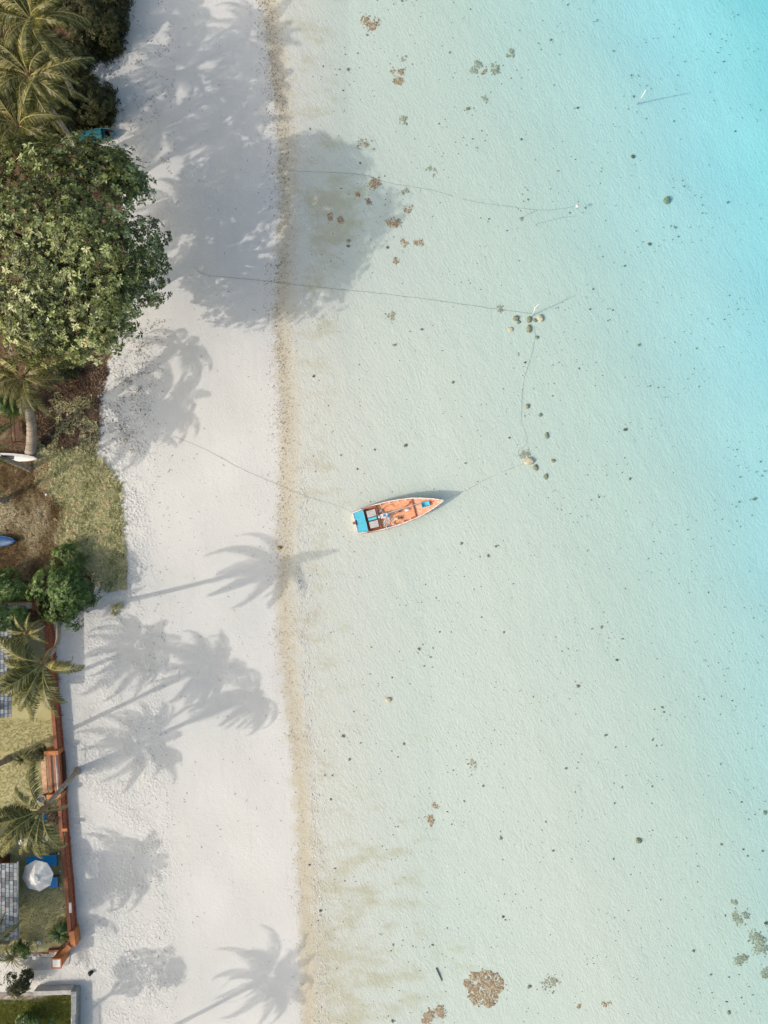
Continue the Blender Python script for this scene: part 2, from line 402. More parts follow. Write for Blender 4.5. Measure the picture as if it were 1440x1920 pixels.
# ------------------------------------------------------------------ leaves
def rosettes(C, N, k, size, rng, spread=.9, width=.42, jit=.3):
    """C (n,3) centres, N (n,3) outward directions; k leaves round each. Returns verts, tris, per-vertex random"""
    n = len(C); N = N / np.linalg.norm(N, axis=1, keepdims=True)
    a = rng.normal(size=(n, 3)); U = np.cross(N, a); U /= np.linalg.norm(U, axis=1, keepdims=True); Wd = np.cross(N, U)
    C = np.repeat(C, k, 0); N_ = np.repeat(N, k, 0); U = np.repeat(U, k, 0); Wd = np.repeat(Wd, k, 0)
    m = n * k
    an = np.tile(np.arange(k) * 2 * np.pi / k, n) + rng.uniform(-.4, .4, m)
    L = np.repeat(size * rng.uniform(.7, 1.3, n), k) * rng.uniform(1 - jit, 1 + jit, m)
    up = rng.uniform(.05, .9, m) * (1.3 - spread)
    d = U * np.cos(an)[:, None] + Wd * np.sin(an)[:, None] + N_ * up[:, None]; d /= np.linalg.norm(d, axis=1, keepdims=True)
    s = np.cross(N_, d); s /= np.linalg.norm(s, axis=1, keepdims=True)
    nn = np.cross(d, s)
    base = C + d * (L * .08)[:, None]; tip = C + d * L[:, None] - N_ * (L * rng.uniform(0, .35, m))[:, None]
    mid = C + d * (L * .55)[:, None] + nn * (L * .06)[:, None]
    wl = (L * width * .5)[:, None]
    V = np.stack([base, mid + s * wl, tip, mid - s * wl], 1).reshape(-1, 3)
    i0 = np.arange(m) * 4
    F = np.concatenate([np.stack([i0, i0 + 1, i0 + 2], 1), np.stack([i0, i0 + 2, i0 + 3], 1)])
    cl = np.repeat(rng.uniform(0, 1, n), k)
    t = np.clip(.6 * cl + .4 * rng.uniform(0, 1, m), 0, 1)
    return V, F, np.repeat(t, 4)

def scatter_flat(name, polys, n, size, matl, label, cat, seed, tintf=None, h=(0, .08), holes=None, width=.5, tilt=.5, rosette=4):
    rng = np.random.default_rng(seed)
    polya = np.array([p for q in polys for p in q]); lo = polya.min(0); hi = polya.max(0)
    pts = []; tot = 0
    while tot < n:
        c = rng.uniform(lo, hi, (n, 2)); keep = np.zeros(n, bool)
        for q in polys: keep |= (sdf_poly(c[:, 0], c[:, 1], q) + rng.normal(0, .18, n)) > 0
        if holes is not None: keep &= holes(c[:, 0], c[:, 1], rng)
        pts.append(c[keep]); tot += keep.sum()
        if len(pts) > 60: break
    c = np.concatenate(pts)[:n]; n = len(c)
    Xw = (c[:, 0] - 720) / S; Yw = (960 - c[:, 1]) / S
    C = np.stack([Xw, Yw, zt(Xw, Yw) + rng.uniform(h[0], h[1], n) + .01], 1)
    N = rng.normal(0, tilt, (n, 3)); N[:, 2] = 1
    V, F, t = rosettes(C, N, rosette, size, rng, width=width)
    if tintf is not None:
        cc = np.repeat(c, rosette * 4, 0); t = np.clip(tintf(cc[:, 0], cc[:, 1], t), 0, 1)
    o = np_obj(name, V, F, matl, tint=t)
    return tag(o, label, cat, kind='stuff')

def vn(px, py, s, seed=0):
    """cheap smooth 2-D value pattern, 0..1"""
    r = np.random.default_rng(seed); v = 0
    for k in range(6):
        a = r.uniform(0, 6.28); f = (1 + .7 * k) / s; v = v + np.sin(px * f * math.cos(a) + py * f * math.sin(a) + r.uniform(0, 6.28)) / (1 + .35 * k)
    return .5 + v / 5.0

# ground cover
scatter_flat('ground_cover', [COVER], 13000, .11, M['cover_leaf'], 'low grey-green creeping ground cover growing out onto the sand', 'ground cover', 3,
             tintf=lambda x, y, t: t * .75 - .08 + .42 * np.clip(vn(x, y, 9, 1) * 1.5 - .35, 0, 1) + .22 * np.clip((130 - x) / 60, 0, 1) * 1, h=(0, .1))
scatter_flat('dry_grass', [STRAW], 9000, .12, M['straw_leaf'], 'dry straw-coloured grass and brown leaves behind the creeping ground cover', 'dry grass', 4,
             tintf=lambda x, y, t: .35 * t + .65 * np.clip(vn(x, y, 22, 5) * 1.5 - .2, 0, 1) + .35 * np.exp(-((x - 20) / 50.) ** 2 - ((y - 965) / 28.) ** 2), h=(0, .12), width=.22)
scatter_flat('leaf_litter', [LITTER], 6000, .15, M['litter'], 'brown fallen leaves under the big tree and palm', 'leaf litter', 5,
             tintf=lambda x, y, t: .5 * t + .5 * vn(x, y, 18, 6), h=(0, .05), rosette=3)
scatter_flat('creeping_grass', [[(110, 740), (186, 750), (188, 815), (176, 850), (150, 860), (110, 850), (85, 870), (70, 860)]], 2600, .12, M['cover_leaf'],
             'patchy green and rusty creeping plants in front of the thick palm', 'ground cover', 6, tintf=lambda x, y, t: .5 * t + .55 * vn(x, y, 14, 8), h=(0, .07),
             holes=lambda x, y, r: vn(x, y, 15, 9) > .45)
# scrub floor at the top left
TOPS = [(-30, -30), (246, -30), (240, 60), (236, 105), (205, 125), (178, 118), (165, 145), (185, 165), (215, 175), (222, 215), (208, 250), (190, 262), (-30, 300)]
scatter_flat('undergrowth', [TOPS], 9000, .16, M['scrub_leaf'], 'low dark scrubby undergrowth below the palms at the top left', 'undergrowth', 7,
             tintf=lambda x, y, t: .6 * t + .4 * vn(x, y, 25, 3), h=(0, .35), tilt=.8, holes=lambda x, y, r: ((x > 150) | (vn(x, y, 12, 12) > .45)))
LAWNV = [(-10, 1345), (108, 1345), (122, 1400), (127, 1530), (138, 1700), (140, 1740), (100, 1765), (35, 1765), (35, 1600), (-10, 1600)]
scatter_flat('lawn_grass', [LAWNV], 11000, .055, leafmat('lawn_blade', [(0, (.20, .21, .075)), (.5, (.42, .41, .19)), (1, (.66, .60, .38))], .6, .2),
             'short yellow-green lawn inside the brown garden wall', 'grass', 8, h=(0, .03), width=.3, tilt=.9)
PLOT = [(-10, 1872), (80, 1870), (108, 1858), (138, 1857), (136, 1925), (-10, 1925)]

def litter_on_sand():
    rng = np.random.default_rng(21); P_ = []
    n = 5000
    x = rng.uniform(190, 335, n); y = rng.uniform(600, 850, n)
    d = np.exp(-((x - 225 - (850 - y) * .18) / 38.) ** 2) * np.clip((vn(x, y, 9, 31) - .25) * 1.7, .03, 1); k = rng.uniform(0, 1, n) < d; P_.append(np.stack([x[k], y[k]], 1))
    n = 3800; x = rng.uniform(200, 330, n); y = rng.uniform(0, 330, n)
    d = .55 * np.clip((vn(x, y, 14, 32) - .4) * 1.8, .02, 1); k = rng.uniform(0, 1, n) < d; P_.append(np.stack([x[k], y[k]], 1))
    n = 420; P_.append(np.stack([rng.uniform(160, 510, n), rng.uniform(0, 1920, n)], 1))
    n = 260; P_.append(np.stack([rng.normal(305, 26, n), rng.uniform(800, 1900, n)], 1))
    c = np.concatenate(P_); n = len(c)
    Xw = (c[:, 0] - 720) / S; Yw = (960 - c[:, 1]) / S
    C = np.stack([Xw, Yw, zt(Xw, Yw) + .012], 1); N = rng.normal(0, .35, (n, 3)); N[:, 2] = 1
    V, F, t = rosettes(C, N, 2, .062, rng, width=.55, jit=.5)
    o = np_obj('leaf_scraps', V, F, M['litter'], tint=t * .9)
    tag(o, 'small brown leaf scraps scattered over the dry sand', 'leaf litter', kind='stuff')
litter_on_sand()

def tide_debris():
    rng = np.random.default_rng(22); n = 8500
    y = rng.uniform(-40, 1960, n); u = np.abs(rng.normal(0, 10, n)) * np.where(rng.random(n) < .32, -1.3, 1.5) + 4
    dens = np.interp(y, [0, 250, 620, 900, 1250, 1500, 1920], [1, 1, .9, .4, .35, .12, .08]) * np.clip(vn(u * 0, y, 40, 4) + .35, .2, 1)
    k = rng.random(n) < dens; y = y[k]; u = u[k]; x = np.interp(y, YS, DRY) + u; k = u < 44; x = x[k]; y = y[k]; n = len(x)
    Xw = (x - 720) / S; Yw = (960 - y) / S
    C = np.stack([Xw, Yw, zt(Xw, Yw) + .01], 1); N = rng.normal(0, .4, (n, 3)); N[:, 2] = 1
    V, F, t = rosettes(C, N, 2, .05, rng, width=.6, jit=.5)
    o = np_obj('tide_line_debris', V, F, leafmat('tide_debris', [(0, (.04, .03, .02)), (.5, (.20, .13, .065)), (1, (.42, .29, .16))], .8, 0), tint=t)
    tag(o, 'band of brown seaweed crumbs and shell bits along the water edge', 'seaweed', kind='stuff')
tide_debris()

def seabed_pebbles():
    rng = random.Random(5); m = MB()
    for i in range(3400):
        px = rng.uniform(580, 1440); py = rng.uniform(0, 1920)
        if rng.random() > 0.12 + 2.6 * max(0, float(vn(px, py, 34, 7)) - .42): continue
        r = min(.014 + rng.paretovariate(2.4) * .015, .12)
        p = W(px, py); m.lump((p.x, p.y, p.z + r * .1), (r * rng.uniform(.8, 1.5), r * rng.uniform(.7, 1.2), r * .7), rng, 6, 3, .3, tint=rng.random() * .7)
    tag(m.build('seabed_pebbles', M['pebble']), 'small dark pebbles and algae tufts dotted over the pale seabed', 'pebbles', kind='stuff')
seabed_pebbles()

def glints():  # white slivers painted as sun glitter along the lapping swash line
    rng = np.random.default_rng(9); n = 1500
    y = rng.uniform(860, 1920, n); u = np.abs(rng.exponential(17, n)) + 3; x = np.interp(y, YS, OUT) + u
    th = rng.normal(1.42, .12, n); L = rng.uniform(.04, .2, n) * np.where(u < 22, 1.3, .75); wd = rng.uniform(.012, .03, n)
    Xw = (x - 720) / S; Yw = (960 - y) / S
    d = np.stack([-np.cos(th), np.sin(th)], 1); s = np.stack([-d[:, 1], d[:, 0]], 1); C = np.stack([Xw, Yw], 1)
    V = np.stack([C - d * L[:, None] / 2, C + s * wd[:, None], C + d * L[:, None] / 2, C - s * wd[:, None]], 1).reshape(-1, 2)
    V = np.concatenate([V, np.full((len(V), 1), .012)], 1)
    i0 = np.arange(n) * 4; F = np.stack([i0, i0 + 1, i0 + 2, i0 + 3], 1)
    o = np_obj('ripple_glints', V, F, M['white'], tint=np.full(len(V), .5)); tag(o, 'thin white glint flecks painted on the ripples at the water edge', 'glints', kind='stuff')
glints()

# ------------------------------------------------------------------ trees
def crown(name, c, rad, nl, lr, per, k, size, matl, parent, seed, flat=-.35, inner=.15, jitt=.08, width=.42):
    rng = np.random.default_rng(seed)
    L = []
    while len(L) < nl:
        d = rng.normal(size=3); d /= np.linalg.norm(d)
        if d[2] < flat: continue
        L.append(d)
    L = np.array(L); rr = rng.uniform(lr * .7, lr * 1.25, nl)
    base = L * rng.uniform(.72, .9, nl)[:, None] * np.array(rad)
    lump = 1 + .10 * np.sin(L[:, 0] * 5 + seed) + .08 * np.sin(L[:, 1] * 7 + 2)
    base = base * lump[:, None]
    C = []; N = []; lt = rng.uniform(0, 1, nl); TL = []
    for i in range(nl):
        TL.append(np.full(per, lt[i]))
        d = rng.normal(size=(per, 3)); d /= np.linalg.norm(d, axis=1, keepdims=True); d += L[i] * .55; d /= np.linalg.norm(d, axis=1, keepdims=True)
        sq = rng.uniform(.72, 1.08, per)[:, None]
        C.append(base[i] + d * rr[i] * sq * np.array([1, 1, .75])); N.append(d * .7 + L[i] * .3 + np.array([0, 0, .5]))
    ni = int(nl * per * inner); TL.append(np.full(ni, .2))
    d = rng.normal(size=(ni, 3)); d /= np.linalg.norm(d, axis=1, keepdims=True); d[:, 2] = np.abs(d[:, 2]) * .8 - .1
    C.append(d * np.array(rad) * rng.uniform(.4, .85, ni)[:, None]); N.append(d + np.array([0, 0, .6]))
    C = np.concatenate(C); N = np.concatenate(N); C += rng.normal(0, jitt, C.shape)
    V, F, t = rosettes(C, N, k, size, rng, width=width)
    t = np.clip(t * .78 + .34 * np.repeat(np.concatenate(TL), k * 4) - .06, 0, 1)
    V = V + np.array(c)
    V[:, 2] = np.maximum(V[:, 2], .03)
    return np_obj(name, V, F, matl, parent=parent, tint=t), base + np.array(c)

def tree(name, label, cat, bx, by, cz, rad, nl, lr, per, k, size, matl, seed, trunk_r=.2, limbs=9, coff=(0, 0), group=None, **kw):
    p = W(bx, by); t = thing(name, p, label, cat, group)
    c = (coff[0], coff[1], cz)
    o, lobes = crown('crown', c, rad, nl, lr, per, k, size, matl, t, seed, **kw)
    rng = random.Random(seed); m = MB()
    top = Vector((c[0] * .8, c[1] * .8, cz * .62))
    m.tube([(0, 0, -.2), (c[0] * .2, c[1] * .2, cz * .3), top], [trunk_r * 1.3, trunk_r, trunk_r * .8], 10)
    m.build('trunk', M['bark'], t, smooth=True)
    mm = MB()
    for i in range(limbs):
        q = Vector(lobes[rng.randrange(len(lobes))]); mid = top.lerp(q, .5) + Vector((rng.uniform(-.2, .2), rng.uniform(-.2, .2), -.15)) * cz * .15
        mm.tube([top, mid, q], [trunk_r * .55, trunk_r * .3, trunk_r * .08], 6)
    mm.build('limbs', M['bark'], t, smooth=True)
    return t

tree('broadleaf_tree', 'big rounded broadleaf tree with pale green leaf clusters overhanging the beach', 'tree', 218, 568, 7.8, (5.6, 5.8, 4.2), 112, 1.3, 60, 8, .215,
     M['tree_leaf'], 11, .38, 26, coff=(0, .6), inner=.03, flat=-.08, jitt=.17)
tree('sea_bush', 'dense glossy green bush at the end of the brown wall', 'bush', 138, 1108, 1.5, (1.75, 1.9, 1.15), 34, .55, 34, 7, .17, M['bush_leaf'], 12, .1, 8)
tree('sea_bush', 'small glossy bush reaching up behind the kayak, above the dense green bush', 'bush', 132, 1050, .7, (.95, .9, .75), 14, .35, 30, 6, .14, M['bush_leaf'], 13, .06, 5)
tree('garden_bush', 'leafy bush at the left edge above the short terracotta wall', 'bush', 28, 1097, 1.4, (1.9, .8, 1.0), 20, .5, 34, 6, .16, M['bush_leaf'], 14, .08, 6)
tree('garden_bush', 'dark bush in front of the short terracotta wall beside the tiled roof', 'bush', 30, 1150, 2.2, (1.4, .75, 1.2), 18, .45, 36, 6, .17, M['bush_leaf'], 15, .08, 6)
tree('garden_bush', 'bright green bush left of the thick palm trunk', 'bush', 25, 768, 1.4, (.9, .5, .7), 12, .35, 34, 6, .15, M['bush_leaf'], 16, .06, 5)
tree('scrub_bush', 'dark scrub bush at the sand edge at the very top of the beach', 'bush', 195, 30, 1.2, (2.1, 2.5, 1.1), 30, .6, 45, 6, .16, M['scrub_leaf'], 17, .08, 7)
tree('scrub_bush', 'reddish scrub bush at the sand edge above the teal canoe', 'bush', 185, 203, 1.0, (1.3, 1.3, .9), 18, .5, 42, 6, .15, M['scrub_leaf'], 18, .07, 6)
tree('scrub_bush', 'dark scrub bush between the palms and the big tree', 'bush', 122, 222, 1.3, (1.6, 1.1, 1.1), 18, .5, 42, 6, .17, M['scrub_leaf'], 19, .08, 6)
tree('scrub_bush', 'scrub bush under the palm fronds at the top left', 'bush', 150, 130, 1.0, (1.2, 1.1, .9), 14, .45, 38, 6, .16, M['scrub_leaf'], 20, .07, 5)
tree('scrub_bush', 'small tuft of scrub growing on the sand below the ground cover', 'bush', 220, 1140, .12, (.36, .40, .12), 7, .14, 14, 5, .10, M['cover_leaf'], 23, .03, 3)
tree('scrub_bush', 'brown-leaved scrub between the big tree and the thick palm', 'bush', 118, 695, .8, (1.1, .6, .6), 10, .35, 30, 6, .15, M['scrub_leaf'], 24, .05, 4)
tree('shade_tree', 'leafy tree on the grass plot south of the beach path', 'tree', 100, 1932, 5.6, (1.9, 1.5, 1.1), 15, .5, 20, 6, .24, M['tree_leaf'], 25, .14, 9, coff=(-.5, .75))
tree('garden_bush', 'dark straggly bush on the sandy path left of the orange pillar', 'bush', 45, 1826, .9, (.85, .6, .6), 10, .3, 34, 6, .14, M['scrub_leaf'], 26, .05, 4)
tree('garden_bush', 'small yellow-green shrub beside the white garden lantern', 'bush', 52, 1768, .7, (.45, .42, .4), 8, .22, 22, 5, .14, M['bush_leaf'], 27, .04, 3)
tree('garden_bush', 'bright green shrub on the grass plot at the bottom left corner', 'bush', 72, 1905, .8, (1.1, .5, .55), 12, .3, 26, 6, .16, M['bush_leaf'], 28, .05, 4)
tree('garden_bush', 'twiggy brown shrub between the spiky cycad and the slatted bench', 'bush', 82, 1408, .7, (.42, .4, .35), 7, .2, 14, 5, .12, M['scrub_leaf'], 29, .04, 5)
tree('garden_bush', 'dry sprawling shrub against the wall beside the leaning palm', 'bush', 106, 1528, .5, (.4, .7, .3), 8, .2, 14, 5, .12, M['litter'], 30, .04, 5)

# ------------------------------------------------------------------ palms
def frond_mesh(seed, L, droop, rise, matname, fold=.5, tint0=.0, ragged=.15, nl=72, ll=.80):
    rng = random.Random(seed); m = MB(); mr = MB()
    pts = []; ang = rise; p = Vector((0, 0, 0)); n = 14
    side = rng.uniform(-.03, .03); yaw = 0
    for i in range(n + 1):
        pts.append(p.copy()); st = L / n
        p = p + Vector((math.cos(ang) * math.cos(yaw), math.cos(ang) * math.sin(yaw), math.sin(ang))) * st
        ang -= droop / n * (0.5 + 1.2 * i / n); yaw += side
    mr.tube(pts, [max(.045 * (1 - i / n) ** .7, .008) for i in range(n + 1)], 5)
    V = []; F = []; T = []
    def at(t):
        q = t * n; i = min(int(q), n - 1); f = q - i
        return pts[i].lerp(pts[i + 1], f), (pts[i + 1] - pts[i]).normalized()
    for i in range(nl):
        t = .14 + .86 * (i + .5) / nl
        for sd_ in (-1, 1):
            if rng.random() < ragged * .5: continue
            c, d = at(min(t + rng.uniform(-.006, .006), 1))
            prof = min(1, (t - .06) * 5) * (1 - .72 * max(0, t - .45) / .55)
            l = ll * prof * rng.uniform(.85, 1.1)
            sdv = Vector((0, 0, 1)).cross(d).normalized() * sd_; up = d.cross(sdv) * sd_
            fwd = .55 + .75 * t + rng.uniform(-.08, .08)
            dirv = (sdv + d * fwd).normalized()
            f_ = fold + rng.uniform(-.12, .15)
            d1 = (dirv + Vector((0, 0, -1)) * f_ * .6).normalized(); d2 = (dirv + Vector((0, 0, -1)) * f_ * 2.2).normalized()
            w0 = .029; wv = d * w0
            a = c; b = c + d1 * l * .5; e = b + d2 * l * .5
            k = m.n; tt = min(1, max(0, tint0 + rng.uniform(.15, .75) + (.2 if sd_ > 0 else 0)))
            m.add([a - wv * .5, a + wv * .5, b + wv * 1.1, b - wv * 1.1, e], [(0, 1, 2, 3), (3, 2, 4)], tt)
    me = m.mesh('frond', M[matname])
    # rachis joined into the frond mesh as a second material
    nv = len(m.v); m2 = MB(); m2.v = m.v + mr.v; m2.t = m.t + mr.t; m2.f = m.f + [tuple(i + nv for i in q) for q in mr.f]
    D.meshes.remove(me); me = m2.mesh('frond', M[matname]); me.materials.append(M['rachis'])
    mi = np.zeros(len(m2.f), np.int32); mi[len(m.f):] = 1; me.polygons.foreach_set('material_index', mi)
    return me

FR = [frond_mesh(100 + i, 4.0 + .25 * (i % 3), 1.5 + .32 * (i % 5), .95 - .12 * (i % 3), 'frond', .45 + .1 * (i % 2)) for i in range(11)]
FRY = [frond_mesh(120, 2.7, 2.2, .35, 'frond_yellow', .9, ll=.5), frond_mesh(121, 3.2, 2.5, .2, 'frond_yellow', .9, ll=.55)]
FRD = [frond_mesh(130, 2.8, 1.6, -.6, 'frond_dead', 1.2, ll=.45, ragged=.5), frond_mesh(131, 2.4, 1.2, -.9, 'frond_dead', 1.3, ll=.4, ragged=.5)]

def catmull(pts, n):
    pts = [Vector(p) for p in pts]; q = [pts[0] * 2 - pts[1]] + pts + [pts[-1] * 2 - pts[-2]]; out = []
    for i in range(1, len(q) - 2):
        for k in range(n):
            t = k / n; a, b, c, d = q[i - 1], q[i], q[i + 1], q[i + 2]
            out.append(.5 * ((2 * b) + (c - a) * t + (2 * a - 5 * b + 4 * c - d) * t * t + (3 * b - a - 3 * c + d) * t ** 3))
    out.append(pts[-1]); return out

def palm(label, nodes, seed, nf=24, scale=0.9, r0=.17, r1=.12, yellow=1, dead=2, name='coconut_palm', group='coconut palms behind the beach', az0=None, coco=6, azs=None):
    """nodes: (photograph px, py, height) along the trunk"""
    pts = [P(*q) for q in nodes]; pts[0].z = ztf(pts[0].x, pts[0].y) - .15
    rng = random.Random(seed); t = thing(name, pts[0] + Vector((0, 0, .15)), label, 'palm tree', group)
    base = t.location.copy(); loc = [p - base for p in pts]
    cv = catmull(loc, 12)
    m = MB(); n = len(cv); dense = []
    rad = []
    for i in range(n):
        f = i / (n - 1); r = r0 + (r1 - r0) * f + .10 * math.exp(-f * 14); r *= 1 + .05 * (1 if i % 2 else -1); rad.append(r)
    m.tube(cv, rad, 10); m.build('trunk', M['trunk'], t, smooth=True)
    top = cv[-1]
    lean = (cv[-1] - cv[-4]).normalized()
    q = MB()
    q.lathe((top.x, top.y, top.z - .25), [(.10, 0), (.17, .1), (.2, .28), (.13, .5), (.04, .7)], 9); q.build('crown_shaft', M['frond_dead'], t, smooth=True)
    def put(me, az_, tilt, sc, name_='frond'):
        o = D.objects.new(name_, me); COL.objects.link(o); o.parent = t
        o.location = top + Vector((math.cos(az_) * .08, math.sin(az_) * .08, .15))
        o.rotation_euler = (rng.uniform(-.25, .25), tilt, az_); o.scale = (sc, sc, sc); return o
    a0 = rng.uniform(0, 6.28) if az0 is None else az0
    for i in range(nf):
        if azs: a = R(azs[i % len(azs)]) + rng.uniform(-.08, .08)
        else: a = a0 + i * 2.39996 + rng.uniform(-.2, .2)
        ring = i / nf
        put(FR[rng.randrange(len(FR))], a, -.35 + 1.0 * ring + rng.uniform(-.1, .1), scale * rng.uniform(.82, 1.05) * (1 - .12 * (1 - ring)))
    for i in range(yellow): put(FRY[i % 2], rng.uniform(0, 6.28), .35, scale, 'yellow_frond')
    for i in range(dead): put(FRD[i % 2], rng.uniform(0, 6.28), .1, scale, 'dead_frond')
    for i in range(coco):
        a = rng.uniform(0, 6.28); mm = MB(); mm.lump((0, 0, 0), (.12, .12, .15), rng, 8, 6, .04)
        if i == 0: cm = mm.mesh('coconut', M['coconut'], True)
        o = D.objects.new('coconut', cm); COL.objects.link(o); o.parent = t; o.location = top + Vector((math.cos(a) * .27, math.sin(a) * .27, -.18 - rng.uniform(0, .2)))
    return t

# palms that stand (partly) in the picture
palm('uppermost coconut palm at the top left corner, fronds over the scrub', [(150, 205, 0), (125, 150, 4), (62, 42, 8.5)], 31, 23, yellow=2, dead=4)
palm('middle coconut palm of the top-left cluster, with brown drooping fronds', [(165, 305, 0), (120, 240, 4), (56, 145, 8.5)], 32, 22, yellow=2, dead=6)
palm('coconut palm touching the top of the big rounded tree at the left edge', [(135, 390, 0), (95, 330, 4), (36, 238, 8)], 33, 22, yellow=1, dead=4)
palm('thick-trunked coconut palm with yellow fronds just below the big rounded tree', [(60, 852, 0), (59, 800, 2.2), (50, 750, 4.8), (46, 708, 6.2)], 34, 15, .72, .32, .26, 3, 2, azs=[200, 240, 262, 285, 305, 330, 180, 225, 270, 300, 160, 140, 20, 350, 60])
palm('coconut palm whose grey trunk bends in a curve over the brown wall', [(112, 1150, 0), (110, 1178, 3), (107, 1208, 6.1), (83, 1241, 9.3)], 35, 24, yellow=0, dead=2, coco=9,
     azs=[352, 150, 178, 200, 215, 228, 240, 252, 262, 275, 290, 190, 206, 222, 246, 268, 160, 236, 212])
palm('coconut palm leaning from the sand across the slatted bench over the lawn', [(147, 1443, 0), (118, 1476, 4.2), (80, 1518, 8.5)], 36, 23, .88, yellow=1, dead=2, coco=6,
     azs=[118, 178, 195, 208, 220, 232, 244, 254, 264, 274, 283, 292, 185, 214, 238, 258, 270, 288, 200])
palm('small young palm between the tiled roof and the bent palm crown', [(92, 1168, 0), (76, 1176, 1.7), (52, 1186, 3.6)], 37, 11, .42, .1, .09, 0, 1, coco=0)
# palms just outside the frame whose crowns or shadows the picture shows
palm('coconut palm beyond the left edge, fronds hanging over the white boat by the thick trunk', [(60, 880, 0), (10, 862, 3.6), (-62, 846, 7.5)], 38, 21, yellow=2)
palm('second coconut palm beyond the left edge, level with the dry grass', [(10, 940, 0), (-40, 925, 3.6), (-128, 905, 7.5)], 39, 21)
palm('tall coconut palm beyond the left edge level with the spiky cycad', [(20, 1420, 0), (-50, 1460, 4.6), (-137, 1510, 10)], 40, 24)
palm('tall coconut palm beyond the left edge level with the white parasols', [(-45, 1545, 0), (-120, 1590, 4.5), (-203, 1650, 9)], 41, 23)
palm('tall coconut palm beyond the left edge level with the bent palm', [(-60, 1365, 0), (-140, 1390, 4.5), (-221, 1431, 9)], 42, 23)
palm('tall coconut palm beyond the left edge level with the garden lantern', [(-110, 1790, 0), (-190, 1850, 4.6), (-276, 1951, 9.5)], 43, 24)
palm('tall coconut palm beyond the left edge level with the orange wall corner', [(-120, 1850, 0), (-200, 1900, 3.5), (-286, 1965, 7.2)], 47, 26, 1.1)
palm('coconut palm standing on the sand below the bottom edge', [(185, 1990, 0), (140, 2070, 4), (77, 2187, 9)], 44, 23)
palm('coconut palm beyond the left edge level with the big rounded tree', [(40, 560, 0), (-40, 520, 4), (-110, 430, 9)], 45, 21)
for q_, (gx, gy, hh_) in enumerate([(15, 165, 9), (20, 265, 9), (0, 380, 9), (-20, 60, 9.5)]):
    f_ = CAMH / (CAMH - hh_)
    palm(['coconut palm beyond the left edge beside the uppermost palm', 'coconut palm beyond the left edge beside the middle palm of the top-left cluster', 'coconut palm beyond the left edge above the big rounded tree',
          'coconut palm beyond the top left corner of the beach'][q_], [(gx - 30, gy + 20, 0), (720 + (gx - 720) * (1 + (f_ - 1) * .45) - 15, 960 + (gy - 960) * (1 + (f_ - 1) * .45) + 10, hh_ * .5), (720 + (gx - 720) * f_, 960 + (gy - 960) * f_, hh_)], 80 + q_, 22)
palm('low coconut palm at the left edge beside the lower shingle roof', [(15, 1765, 0), (0, 1768, 2), (-22, 1775, 4.2)], 46, 13, .62, .12, .1, 0, 1, coco=0)

def spiky(name, label, cat, px, py, n, L, wdt, matl, seed, droop=.5, zb=.3, up=.3):
    p = W(px, py); t = thing(name, p, label, cat); rng = random.Random(seed)
    m = MB(); m.tube([(0, 0, -.1), (0, 0, zb)], [.13, .10], 9); m.build('stem', M['bark'], t)
    m = MB()
    for i in range(n):
        a = rng.uniform(0, 6.28); el = rng.uniform(up, 1.25) * (1 - .5 * rng.random()); l = L * rng.uniform(.75, 1.1) * (1 - .25 * el)
        d = Vector((math.cos(a), math.sin(a), 0)); s_ = Vector((-math.sin(a), math.cos(a), 0)); pr = Vector((0, 0, zb)); ang = el; vs = []; fs = []
        for k in range(5):
            f = k / 4; wk = wdt * (1 - f ** 1.6) + .004
            vs += [pr + s_ * wk / 2 + Vector((0, 0, .01)), pr - s_ * wk / 2]; 
            if k: fs.append((2 * k - 2, 2 * k - 1, 2 * k + 1, 2 * k))
            pr = pr + (d * math.cos(ang) + Vector((0, 0, math.sin(ang)))) * l / 4; ang -= droop
        m.add(vs, fs, rng.uniform(.1, .95))
    m.build('leaves', matl, t); return t
spiky('cycad', 'dark spiky cycad standing on the lawn above the slatted bench', 'plant', 50, 1419, 110, .95, .05, M['frond'], 51, .35, .5, .1)
spiky('dracaena', 'leafy strap-leaved plant inside the orange wall corner', 'plant', 118, 1744, 120, 1.15, .10, M['bush_leaf'], 52, .5, .4, .3)
spiky('agave', 'pale strap-leaved plant at the left edge on the sandy path', 'plant', 30, 1788, 46, 1.3, .07, M['frond'], 53, .45, .4, .2)

# ------------------------------------------------------------------ garden walls, paths, buildings
def strip(name, line, z0, z1, off0, off1, matl, parent):
    """wall running along photograph ground line, from off0 to off1 metres to its right (east)"""
    pts = [Vector((*G(x, y), 0)) for x, y in line]; vs = []; fs = []
    for i, p in enumerate(pts):
        a = pts[max(i - 1, 0)]; b = pts[min(i + 1, len(pts) - 1)]; t = (b - a).normalized(); n = Vector((-t.y, t.x, 0))
        if n.x < 0: n = -n
        for (o, z) in ((off0, z0), (off1, z0), (off1, z1), (off0, z1)): q = p + n * o; vs.append((q.x, q.y, z))
    for i in range(len(pts) - 1):
        for k in range(4): fs.append((i * 4 + k, i * 4 + (k + 1) % 4, i * 4 + 4 + (k + 1) % 4, i * 4 + 4 + k))
    fs.append((3, 2, 1, 0)); e = (len(pts) - 1) * 4; fs.append((e, e + 1, e + 2, e + 3))
    m = MB(); m.add(vs, fs); return m.build(name, matl, parent, bevel=.01)
FOOT = [(102, 1160), (108, 1244), (116, 1327), (122, 1400), (125, 1450), (130, 1530), (137, 1613), (141, 1650), (147, 1738)]
gw = thing('garden_wall', (0, 0, 0), 'long brown garden wall with flat coping between the lawn and the sand', 'wall')
strip('wall_face', FOOT, -.05, .90, -.22, 0, M['brick_face'], gw)
strip('coping', FOOT, .90, .99, -.29, -.05, M['terracotta'], gw)
strip('plinth', FOOT, -.05, .42, 0.0, .07, M['brick_face'], gw)
gw.location = (0, 0, 0)
